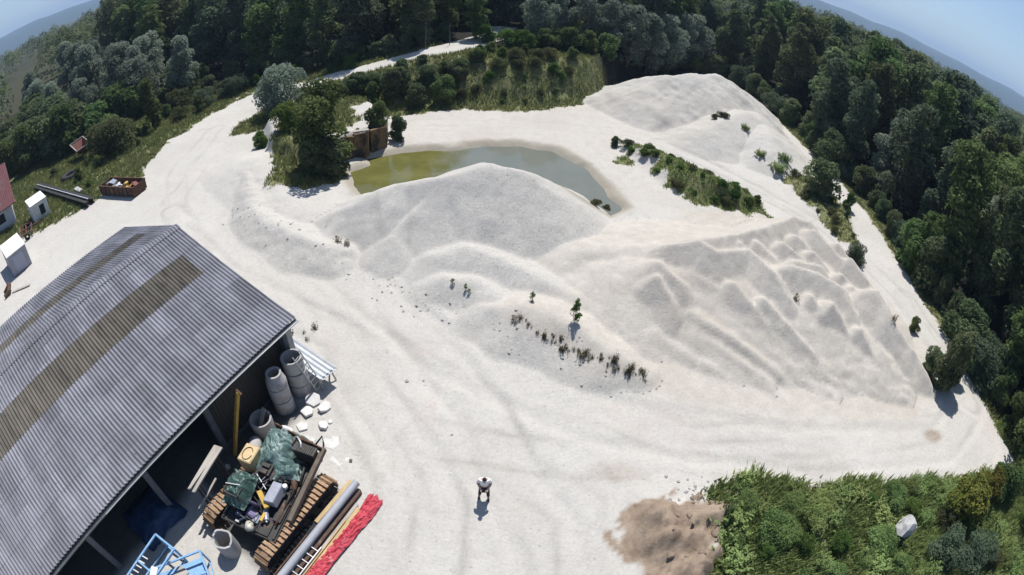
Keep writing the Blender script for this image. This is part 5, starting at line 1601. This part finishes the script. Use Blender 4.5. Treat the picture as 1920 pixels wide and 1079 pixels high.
# forest along the right side
lab = {'dark': 'dark green broadleaf tree in the dense forest right of the pit', 'mid': 'mid green broadleaf tree in the dense forest right of the pit',
       'blue': 'bluish green tree in the dense forest right of the pit', 'conif': 'dark pointed conifer in the dense forest right of the pit'}
for x, y in scatter(150, (33, 82), (-22, 104), 4.9, lambda x, y: x > edge_x(y) + 3.2):
    d = x - edge_x(y)
    k = pr_.choices(['dark', 'mid', 'blue', 'conif'], [5, 4, 2, .25])[0]
    h = pr_.uniform(10.5, 14) if d < 9 else pr_.uniform(13.5, 17.2)
    plant(k, x, y, h, lab[k], 'tree', 'trees of the forest right of the pit', wide=pr_.uniform(.95, 1.3), rnd=pr_)
for y in np.arange(-4, 84, 2.6):
    x = edge_x(y) + pr_.uniform(1.0, 2.8)
    k = pr_.choice(['b_dark', 'b_mid', 'b_dark', 'b_blue'])
    plant(k, x, y + pr_.uniform(-1, 1), pr_.uniform(1.6, 4.2), 'green bush along the foot of the forest at the right edge of the pit', 'bush', 'bushes along the right forest edge', wide=pr_.uniform(.8, 1.2), rnd=pr_)
plant('b_fresh', 33.6, 28.4, 4.6, 'bright yellow-green bush standing out before the dark forest on the right', 'bush', var=1, rnd=pr_)
plant('b_fresh', 33.9, 26.6, 3.2, 'low bright green bush just below the tall yellow-green one on the right', 'bush', var=0, rnd=pr_)
plant('willow', 41.5, 27.5, 9, 'greyish leaved tree among the dark trees above the bright bush on the right', 'tree', var=0, rnd=pr_)
plant('willow', 40.0, 45.0, 9, 'pale grey-green tree low in the dark forest on the right', 'tree', var=1, rnd=pr_)

# forest beyond the road
lab = {'dark': 'dark green broadleaf tree in the forest beyond the road', 'mid': 'mid green broadleaf tree in the forest beyond the road',
       'blue': 'bluish green tree in the forest beyond the road', 'conif': 'dark pointed conifer in the forest beyond the road'}
for x, y in scatter(88, (-40, 36), (60, 104), 5.0, lambda x, y: road_d(x, y) > (5.5 if x < -8 else 3.4) and y > np.interp(x, [-40, -33, -24, -14, -9, -3, 2, 8, 16, 24, 36], [66, 66, 64, 65, 69, 76, 78, 76, 79, 86, 88])):
    k = pr_.choices(['dark', 'mid', 'blue', 'conif'], [5, 3, 3, .5])[0]
    plant(k, x, y, pr_.uniform(10.5, 14.5), lab[k], 'tree', 'trees of the forest beyond the road', wide=pr_.uniform(.95, 1.25), rnd=pr_)
for x in np.arange(-38, 34, 1.9):
    y = float(np.interp(x, [-40, -33, -24, -14, -9, -3, 2, 8, 16, 24, 36], [65, 65, 63, 64, 68.5, 75, 76.5, 74, 77, 83, 86])) + pr_.uniform(-.6, 1.2)
    if road_d(x, y) < 3.2: continue
    plant(pr_.choice(['b_dark', 'b_dark', 'b_mid']), x, y, pr_.uniform(1.8, 3.8), 'dark bush along the foot of the forest beyond the road', 'bush', 'bushes at the foot of the far forest', wide=pr_.uniform(.9, 1.3), rnd=pr_)
for x, y in scatter(26, (-70, -40), (46, 66), 2.6, lambda x, y: y > np.interp(x, [-70, -60, -50, -40], [52, 50, 53, 61])):
    plant('b_dark', x, y, pr_.uniform(2.0, 3.6), 'dark bush between the willows at the foot of the woods on the left', 'bush', 'undergrowth of the left woods', wide=pr_.uniform(1.0, 1.4), rnd=pr_)
# forest on the left
lab = {'dark': 'dark green broadleaf tree in the woods on the left', 'mid': 'mid green broadleaf tree in the woods on the left',
       'blue': 'bluish green tree in the woods on the left', 'conif': 'dark pointed conifer in the woods on the left'}
for x, y in scatter(62, (-100, -40), (50, 112), 5.4, lambda x, y: y > np.interp(x, [-100, -75, -62, -50, -40], [96, 78, 66, 63, 64])):
    k = pr_.choices(['dark', 'mid', 'blue', 'conif'], [5, 3, 3, .8])[0]
    far = (math.hypot(x, y) - 70) / 50
    plant(k, x, y, pr_.uniform(11, 14) + 4.0 * max(0, min(1, far)), lab[k], 'tree', 'trees of the woods on the left', wide=pr_.uniform(.95, 1.25), rnd=pr_)
for i, (x, y, h) in enumerate([(-51, 53.5, 8.2), (-55, 57.5, 9.2), (-60.5, 59.5, 10.2), (-66, 57, 11.5), (-70, 61, 10.5), (-74, 66, 11), (-82, 68, 11), (-90, 72, 11.5), (-63, 52, 7.5), (-72, 53, 8), (-84, 58, 8.5), (-98, 66, 9.5), (-57, 63, 10), (-46, 58, 9)]):
    plant('willow', x, y, h, 'grey-green willow in the row before the dark woods on the left', 'tree', 'grey willows on the left', var=i, wide=pr_.uniform(.95, 1.15), rnd=pr_)
plant('mid', -43.4, 47.0, 6.4, 'small bright green tree at the edge of the left verge, before a grey willow', 'tree', var=1, wide=1.25, rnd=pr_)
plant('b_olive', -44.6, 40.4, 4.0, 'broad olive-brown bush on the verge left of the track', 'bush', var=0, wide=1.05, rnd=pr_)
plant('b_olive', -48.0, 42.8, 3.0, 'smaller olive bush right behind the rusty hopper', 'bush', var=0, rnd=pr_)
for x, y in scatter(34, (-84, -50), (34, 56), 3.3, lambda x, y: y > np.interp(x, [-84, -62, -54, -50], [36, 38, 42.5, 45])):
    plant('b_dark' if pr_.random() < .55 else 'b_mid', x, y, pr_.uniform(3.6, 6.4), 'dense dark elder bush in the thicket at the left edge', 'bush', 'elder thicket on the left', wide=pr_.uniform(1.0, 1.3), rnd=pr_)
for x, y in scatter(9, (-45, -37), (48, 60), 2.2, lambda x, y: x < np.interp(y, *WEST) - 2):
    plant(pr_.choice(['b_mid', 'b_blue', 'b_olive']), x, y, pr_.uniform(1.2, 2.6), 'low green bush on the verge left of the track', 'bush', 'bushes on the left verge', rnd=pr_)
for x, y in scatter(9, (-37, -20), (59.8, 62.5), 2.2, lambda x, y: road_d(x, y) > 2.6):
    plant(pr_.choice(['b_mid', 'b_fresh']), x, y, pr_.uniform(.9, 1.8), 'low green bush along the far side of the road', 'bush', 'bushes beyond the road', rnd=pr_)

# the bank, the road and the pond end
plant('b_willow', -25.6, 48.6, 5.3, 'round silvery willow bush in the fork of the track', 'bush', var=0, wide=1.02, rnd=pr_)
plant('mid', -15.2, 34.9, 7.4, 'big green tree left of the pond, foliage down to the ground', 'tree', var=0, wide=1.25, rnd=pr_)
plant('b_dark', -15.5, 34.0, 3.0, 'dark leafy base growth under the big green tree', 'bush', var=1, wide=.9, rnd=pr_)
plant('b_dark', -14.0, 34.3, 3.0, 'dark bush between the big green tree and the pond', 'bush', var=1, rnd=pr_)
plant('b_fresh', -20.6, 40.0, 2.4, 'yellow-green bush left of the big green tree', 'bush', var=0, rnd=pr_)
plant('b_fresh', -23.2, 39.4, 1.6, 'small yellow-green bush at the track side left of the big tree', 'bush', var=1, rnd=pr_)
plant('b_fresh', -18.6, 42.5, 2.6, 'green bush behind the big green tree', 'bush', var=1, rnd=pr_)
plant('b_mid', -12.4, 40.6, 2.6, 'green bush growing on top of the concrete bunker', 'bush', var=0, wide=.8, rnd=pr_)
plant('b_dark', -10.9, 41.4, 2.2, 'dark bush hanging at the right end of the concrete bunker', 'bush', var=1, wide=.9, rnd=pr_)
for x, y, h in [(-20.5, 51.5, 3.6), (-18, 53, 4.2), (-15.6, 51.2, 3.8), (-16.5, 54.0, 2.4), (-13.4, 52, 4.4), (-13.2, 54.6, 2.4), (-11.2, 51.2, 3.4), (-10.6, 54, 3.0), (-8.6, 52.6, 3.6), (-8.8, 56.0, 1.8), (-7.2, 55.2, 2.8), (-18.8, 50.4, 2.8), (-22, 52.6, 2.0), (-11.5, 56.4, 1.3), (-5.5, 57.6, 2.2)]:
    plant(pr_.choice(['b_dark', 'b_mid', 'b_blue', 'b_dark']), x, y - .8, h * .72, 'dark green shrub on the bank between the road and the sand', 'bush', 'shrubs on the bank below the road', wide=pr_.uniform(.95, 1.25), rnd=pr_)
for x, y, h in [(-3.4, 56.5, 1.6), (-1.6, 58.2, 1.8), (.6, 57.2, 1.5), (-.6, 60.2, 2.0), (2.2, 59.8, 1.8), (-4.6, 60.5, 1.8), (3.6, 57.6, 1.2), (-2.4, 53.8, .9), (1.4, 54.6, .9), (-5.4, 53.4, 1.2), (-6.8, 52.2, 1.4), (-6.2, 56.8, 1.6), (-4.2, 55.0, 1.3), (-.4, 55.4, 1.2), (-1.2, 56.6, 1.5), (2.6, 57.6, 1.6), (3.0, 55.8, 1.0), (-3.2, 58.6, 1.7), (-5.6, 59.2, 1.6), (.8, 59.0, 1.7), (-7.6, 54.0, 1.8), (-2.6, 52.6, .7), (-.2, 53.2, .7), (4.6, 58.8, 1.3), (4.9, 61, 1.8)]:
    plant(pr_.choice(['b_olive', 'b_fresh', 'b_olive', 'b_mid']), x, y, h * .75, 'low bush on the grassy slope below the road', 'bush', 'bushes on the grassy slope', rnd=pr_)
plant('mid', -7.2, 68.2, 6.2, 'small leafy tree at the far bend of the road', 'tree', var=1, wide=1.5, rnd=pr_)
plant('b_fresh', -5.9, 66.6, 2.4, 'bright green bush under the small tree at the road bend', 'bush', var=0, rnd=pr_)
for i, (x, y, h, wd) in enumerate([(.6, 68.8, 7.4, 1.0), (3.6, 70.5, 7.0, .9), (6.8, 71, 7.6, 1.0), (10.2, 70.5, 7.2, 1.05), (13.5, 73, 9.0, 1.0), (17.0, 75.5, 9.4, 1.05), (20.4, 79, 9.4, 1.0), (24, 83, 9.6, 1.05), (27, 86.5, 9.6, 1.0)]):
    plant('willow', x, y, h, 'silvery willow in the row behind the grassy slope', 'tree', 'silvery willows behind the slope', var=i, wide=wd, rnd=pr_)
for x, y, h in [(-1, 63.5, 2.6), (1.5, 64.5, 2.8), (-2.8, 65.2, 2.2), (4.2, 66, 3.0), (7, 66.5, 3.0), (10, 67.5, 3.2)]:
    plant(pr_.choice(['b_mid', 'b_fresh']), x, y, h, 'fresh green bush on top of the slope in front of the willows', 'bush', 'bushes before the silvery willows', wide=1.2, rnd=pr_)

# mound, strip and single shrubs in the sand
def on_poly(P, n, ks, hr, label, group, sp=1.1, wd=1.0):
    xs, ys = [p[0] for p in P], [p[1] for p in P]
    for x, y in scatter(n, (min(xs), max(xs)), (min(ys), max(ys)), sp, lambda x, y: poly_sd(np.array([x]), np.array([y]), P)[0] < -.5):
        plant(pr_.choice(ks), x, y, pr_.uniform(*hr), label, 'bush', group, wide=wd, rnd=pr_)
on_poly(MOUND, 27, ['b_fresh', 'b_fresh', 'b_olive', 'b_mid', 'b_fresh'], (.30, .70), 'low green bush on the overgrown mound between the sand heaps', 'bushes on the overgrown mound', .8, 1.5)
on_poly(STRIP, 17, ['b_olive', 'b_mid', 'b_fresh'], (.3, .8), 'low bush on the weedy strip by the right-hand track', 'bushes on the weedy strip')
plant('b_dark', 26.8, 38.6, 3.2, 'round dark green bush on the weedy strip before the right forest', 'bush', var=0, wide=1.05, rnd=pr_)
plant('b_mid', 30.2, 37.6, 1.8, 'small green bush on the inner edge of the right-hand track', 'bush', var=1, rnd=pr_)
plant('b_blue', 25.8, 28.6, 1.3, 'small bluish shrub at the tip of the weedy strip', 'bush', rnd=pr_)
plant('b_dark', 26.5, 15.5, 4.0, 'dark upright bush at the end of the sharp sand wedge', 'bush', var=1, wide=.75, rnd=pr_)
plant('b_dark', 26.0, 16.8, 1.8, 'dark low bush tucked behind the sharp sand wedge', 'bush', var=1, rnd=pr_)
plant('b_mid', 28.4, 16.6, 2.6, 'feathery green bush beside the dark upright bush', 'bush', var=1, rnd=pr_)
plant('b_mid', 27.0, 20.8, 1.0, 'small bush on the back of the sharp sand wedge', 'bush', var=0, rnd=pr_)
plant('b_dark', 8.0, 43.6, .9, 'small dark bush at the left tip of the overgrown mound', 'bush', var=0, rnd=pr_)
for i, (x, y, h) in enumerate([(23.0, 50.0, 1.2), (25.6, 44.5, 1.6), (24.2, 42.6, 1.9), (22.9, 44.6, 1.3), (27.0, 41.2, 1.8)]):
    plant('sprig', x, y, h * .5, 'loose green weed clump on the pale slope by the right-hand track', 'shrub', 'weed clumps by the right-hand track', wide=1.6, rnd=pr_)
for i, (x, y) in enumerate([(19.6, 50.7), (20.4, 51.3), (20.9, 51.0)]):
    plant('b_olive', x, y, .6, 'little bush on the crest before the far rounded heap', 'bush', 'bushes on the far crest', rnd=pr_)
plant('sapling', 3.0, 18.35, 1.35, 'single bright green sapling standing on the low sand ridge', 'sapling', var=0, rnd=pr_)
plant('sapling', 1.0, 19.6, .6, 'pale feathery sapling left of the bright green one', 'sapling', var=1, rnd=pr_)
for i, (x, y, h) in enumerate([(-3.0, 21.0, .42), (-2.3, 20.75, .4), (-2.1, 20.5, .34)]):
    plant('sapling', x, y, h, 'tiny green sapling on the low gravel bank', 'sapling', 'tiny saplings on the gravel bank', var=1, rnd=pr_)
for i, (x, y) in enumerate([(5.7, 33.2), (6.2, 32.4), (5.2, 31.6), (-10.3, 24.3), (-9.7, 24.1), (15.6, 20.6), (22.4, 19.0)]):
    plant('weed' if i > 2 else 'b_olive', x, y, .5, 'small weedy tuft on the bare sand and gravel', 'weed', 'weedy tufts on the sand', rnd=pr_)
for k in range(84):
    f = pr_.random() ** .8
    x = .2 + 6.0 * f + pr_.gauss(0, .16); y = 18.55 - 2.75 * f - .35 * math.sin(f * 3.1) + pr_.gauss(0, .10 + .22 * f * (k % 3 == 0))
    plant('weed', x, y, pr_.uniform(.10, .26) + .22 * (k % 6 == 0), 'dark dry weed in the row along the foot of the low sand ridge', 'weed', 'row of dry weeds below the sand ridge', rnd=pr_)
for x, y in scatter(16, (-11.4, -9.2), (15.4, 17.6), .3, lambda x, y: True):
    plant('weed', x, y, pr_.uniform(.2, .45), 'rusty brown weed by the corner of the shed', 'weed', 'weeds at the shed corner', rnd=pr_)

# thicket at the bottom right
for x, y in scatter(52, (8.0, 19.5), (-1.5, 10.4), 1.05, lambda x, y: poly_sd(np.array([x]), np.array([y]), THICK)[0] < -.5):
    plant('b_thick' if pr_.random() < .8 else 'b_fresh', x, y, pr_.uniform(.5, .95) * (.7 if y > 8.6 else 1), 'dense green bush in the thicket at the lower right', 'bush', 'green thicket at the lower right', wide=pr_.uniform(1.0, 1.25), rnd=pr_)
for x, y in scatter(95, (8.0, 27), (-1.0, 10.6), .55, lambda x, y: poly_sd(np.array([x]), np.array([y]), THICK)[0] < -.15 and math.hypot(x - 17.6, y - 6.5) > 1.1):
    plant('sprig', x, y, pr_.uniform(.45, .95), 'ragged leafy shoot in the thicket at the lower right', 'shrub', 'ragged shoots in the thicket', wide=pr_.uniform(.8, 1.4), rnd=pr_)
for x, y in scatter(14, (-52, -41), (32, 46), 1.8, lambda x, y: x < np.interp(y, *WEST) - 5 and math.hypot(x + 47.6, y - 35) > 2 and math.hypot(x + 50, y - 39.6) > 2.2 and abs(y - 30.9 + (x + 44.9) * .258) > 1.6):
    plant(pr_.choice(['b_mid', 'b_olive', 'b_fresh', 'b_dark']), x, y, pr_.uniform(.7, 1.8), 'low bush in the rough grass beyond the black girder', 'bush', 'bushes in the grass on the left', wide=1.2, rnd=pr_)
for x, y in scatter(20, (17.5, 31), (0, 9.3), 1.2, lambda x, y: poly_sd(np.array([x]), np.array([y]), THICK)[0] < -.4 and math.hypot(x - 17.6, y - 6.5) > 1.2):
    plant(pr_.choice(['b_olive', 'b_thick', 'b_fresh', 'b_olive']), x, y, pr_.uniform(.6, 1.2), 'low olive and green bush right of the pale boulder', 'bush', 'mixed bushes at the lower right', rnd=pr_)
plant('b_yellow', 22.0, 6.6, 2.6, 'yellowing bush with golden leaves in the lower right corner', 'bush', wide=1.25, rnd=pr_)
plant('b_yellow', 24.2, 6.9, 2.5, 'tall yellow-green bush right of the golden one', 'bush', wide=.9, rnd=pr_)
plant('b_mid', 26.6, 7.0, 2.3, 'dark green bush at the right end of the lower right thicket', 'bush', var=0, rnd=pr_)
plant('b_blue', 19.6, 4.4, 1.5, 'bluish grey-green bush at the bottom edge below the pale boulder', 'bush', wide=1.1, rnd=pr_)
plant('b_blue', 22.0, 3.6, 1.5, 'bluish bush at the bottom edge under the golden bush', 'bush', wide=1.1, rnd=pr_)
for key, vs in TREE_KINDS.items():              # variants that found no place
    for k in vs:
        if not k['used']:
            for ch in list(k['root'].children): bpy.data.objects.remove(ch)
            bpy.data.objects.remove(k['root'])

# ------------------------------------------------------------------ grass and far woods (nobody could count these)
def grass_stuff(name, label, leafm, south, n, seed):
    rg = np.random.default_rng(seed)
    dx = np.gradient(gx)[None, :] * np.gradient(gy)[:, None]
    near = (X > -62) & (X < 36) & (Y > -4) & (Y < 66) & (np.hypot(X, Y) < 90)
    wgt = np.where(near, (grass > .5) * (1 - .85 * forest) * dx, 0)
    sel = ((Y < 12) & (X > 4)) | (D['md'] < .6)
    wgt = wgt * (np.where(D['md'] < .6, .7, 1.0) * sel if south else ~sel)
    idx = rg.choice(X.size, n, p=(wgt / wgt.sum()).ravel())
    px = X.ravel()[idx] + rg.uniform(-.5, .5, n) * np.broadcast_to(np.gradient(gx)[None, :], X.shape).ravel()[idx]
    py = Y.ravel()[idx] + rg.uniform(-.5, .5, n) * np.broadcast_to(np.gradient(gy)[:, None], X.shape).ravel()[idx]
    pz = Z.ravel()[idx]
    patch = fbm(px * .35, py * .35, 303, 3) + .5
    per = 6
    P = np.repeat(np.stack([px, py, pz], -1), per, 0)
    m = n * per
    P[:, :2] += rg.normal(0, .13, (m, 2))
    a = rg.uniform(0, 6.28, m)
    h = rg.uniform(.15, .50, m) * np.repeat((.5 + .9 * patch) * np.where((px > 5) & (py < 46) & (py > 20), .5, 1), per)
    lean = rg.uniform(.1, .7, m) * h
    wd = rg.uniform(.018, .05, m) * 1.4
    dv = np.stack([np.cos(a), np.sin(a), 0 * a], -1); sv = np.stack([-np.sin(a), np.cos(a), 0 * a], -1)
    b0 = P - sv * wd[:, None]; b1 = P + sv * wd[:, None]
    tp = P + dv * lean[:, None] + np.array([0, 0, 1.0]) * h[:, None]
    v = np.stack([b0, b1, tp], 1).reshape(-1, 3)
    o = np_mesh(name, v, np.arange(3 * m).reshape(m, 3), MT[leafm], attr={'tint': np.repeat(np.clip(np.repeat(patch, per) * .8 + rg.random(m) * .4 - .1, 0, 1), 3)})
    tag(o, label, 'grass', kind='stuff')
grass_stuff('grass', 'rough meadow grass on the verges, bank and mounds', 'grass', False, 24000, 5)
grass_stuff('undergrowth', 'lush green undergrowth of the lower right thicket and the overgrown mound', 'leaf_thick', True, 19000, 6)

def far_woods():
    rg = np.random.default_rng(8)
    lob = []
    n = 1500
    while len(lob) < n:
        r_ = 60 + 420 * rg.random() ** .8
        a = rg.uniform(-1.9, 1.75)
        x, y = r_ * math.sin(a), r_ * math.cos(a)
        if -42 < x < 84 and -30 < y < 106: continue
        if x > -84 and x < -40 and y < 62: continue
        if -100 < x < -40 and 62 < y < 112: continue
        if -1.08 < a < -.98 and r_ > 150 and r_ < 260: continue
        h = rg.uniform(9, 15.5)
        rr_ = rg.uniform(2.8, 4.6)
        lob.append((x, y, h * .58, rr_, rr_, h * .42))
    v, q, ti = leaf_cloud(lob, 260000, .95, 12, .5, .75)
    v[:, 2] += np.where(v[:, 1] > 80, np.clip((v[:, 1] - 80) * .02, 0, 3.0), 0)
    o = np_mesh('far_woods', v, q, MT['leaf_dark'], attr={'tint': ti})
    tag(o, 'dark woods stretching away beyond the trees around the pit', 'woods', kind='stuff')
far_woods()

# ------------------------------------------------------------------ haze
m, t, out = _new('pale_haze')
pv = t.nodes.new('ShaderNodeVolumePrincipled')
pv.inputs['Color'].default_value = (.50, .70, 1.0, 1)
pv.inputs['Density'].default_value = 2.6e-4
pv.inputs['Anisotropy'].default_value = 0.0
t.links.new(pv.outputs[0], out.inputs['Volume'])
o = MB().box((0, 0, 147), (15000, 15000, 314)).build('haze', m)
tag(o, 'pale blue haze over the far hills', 'haze', kind='stuff')
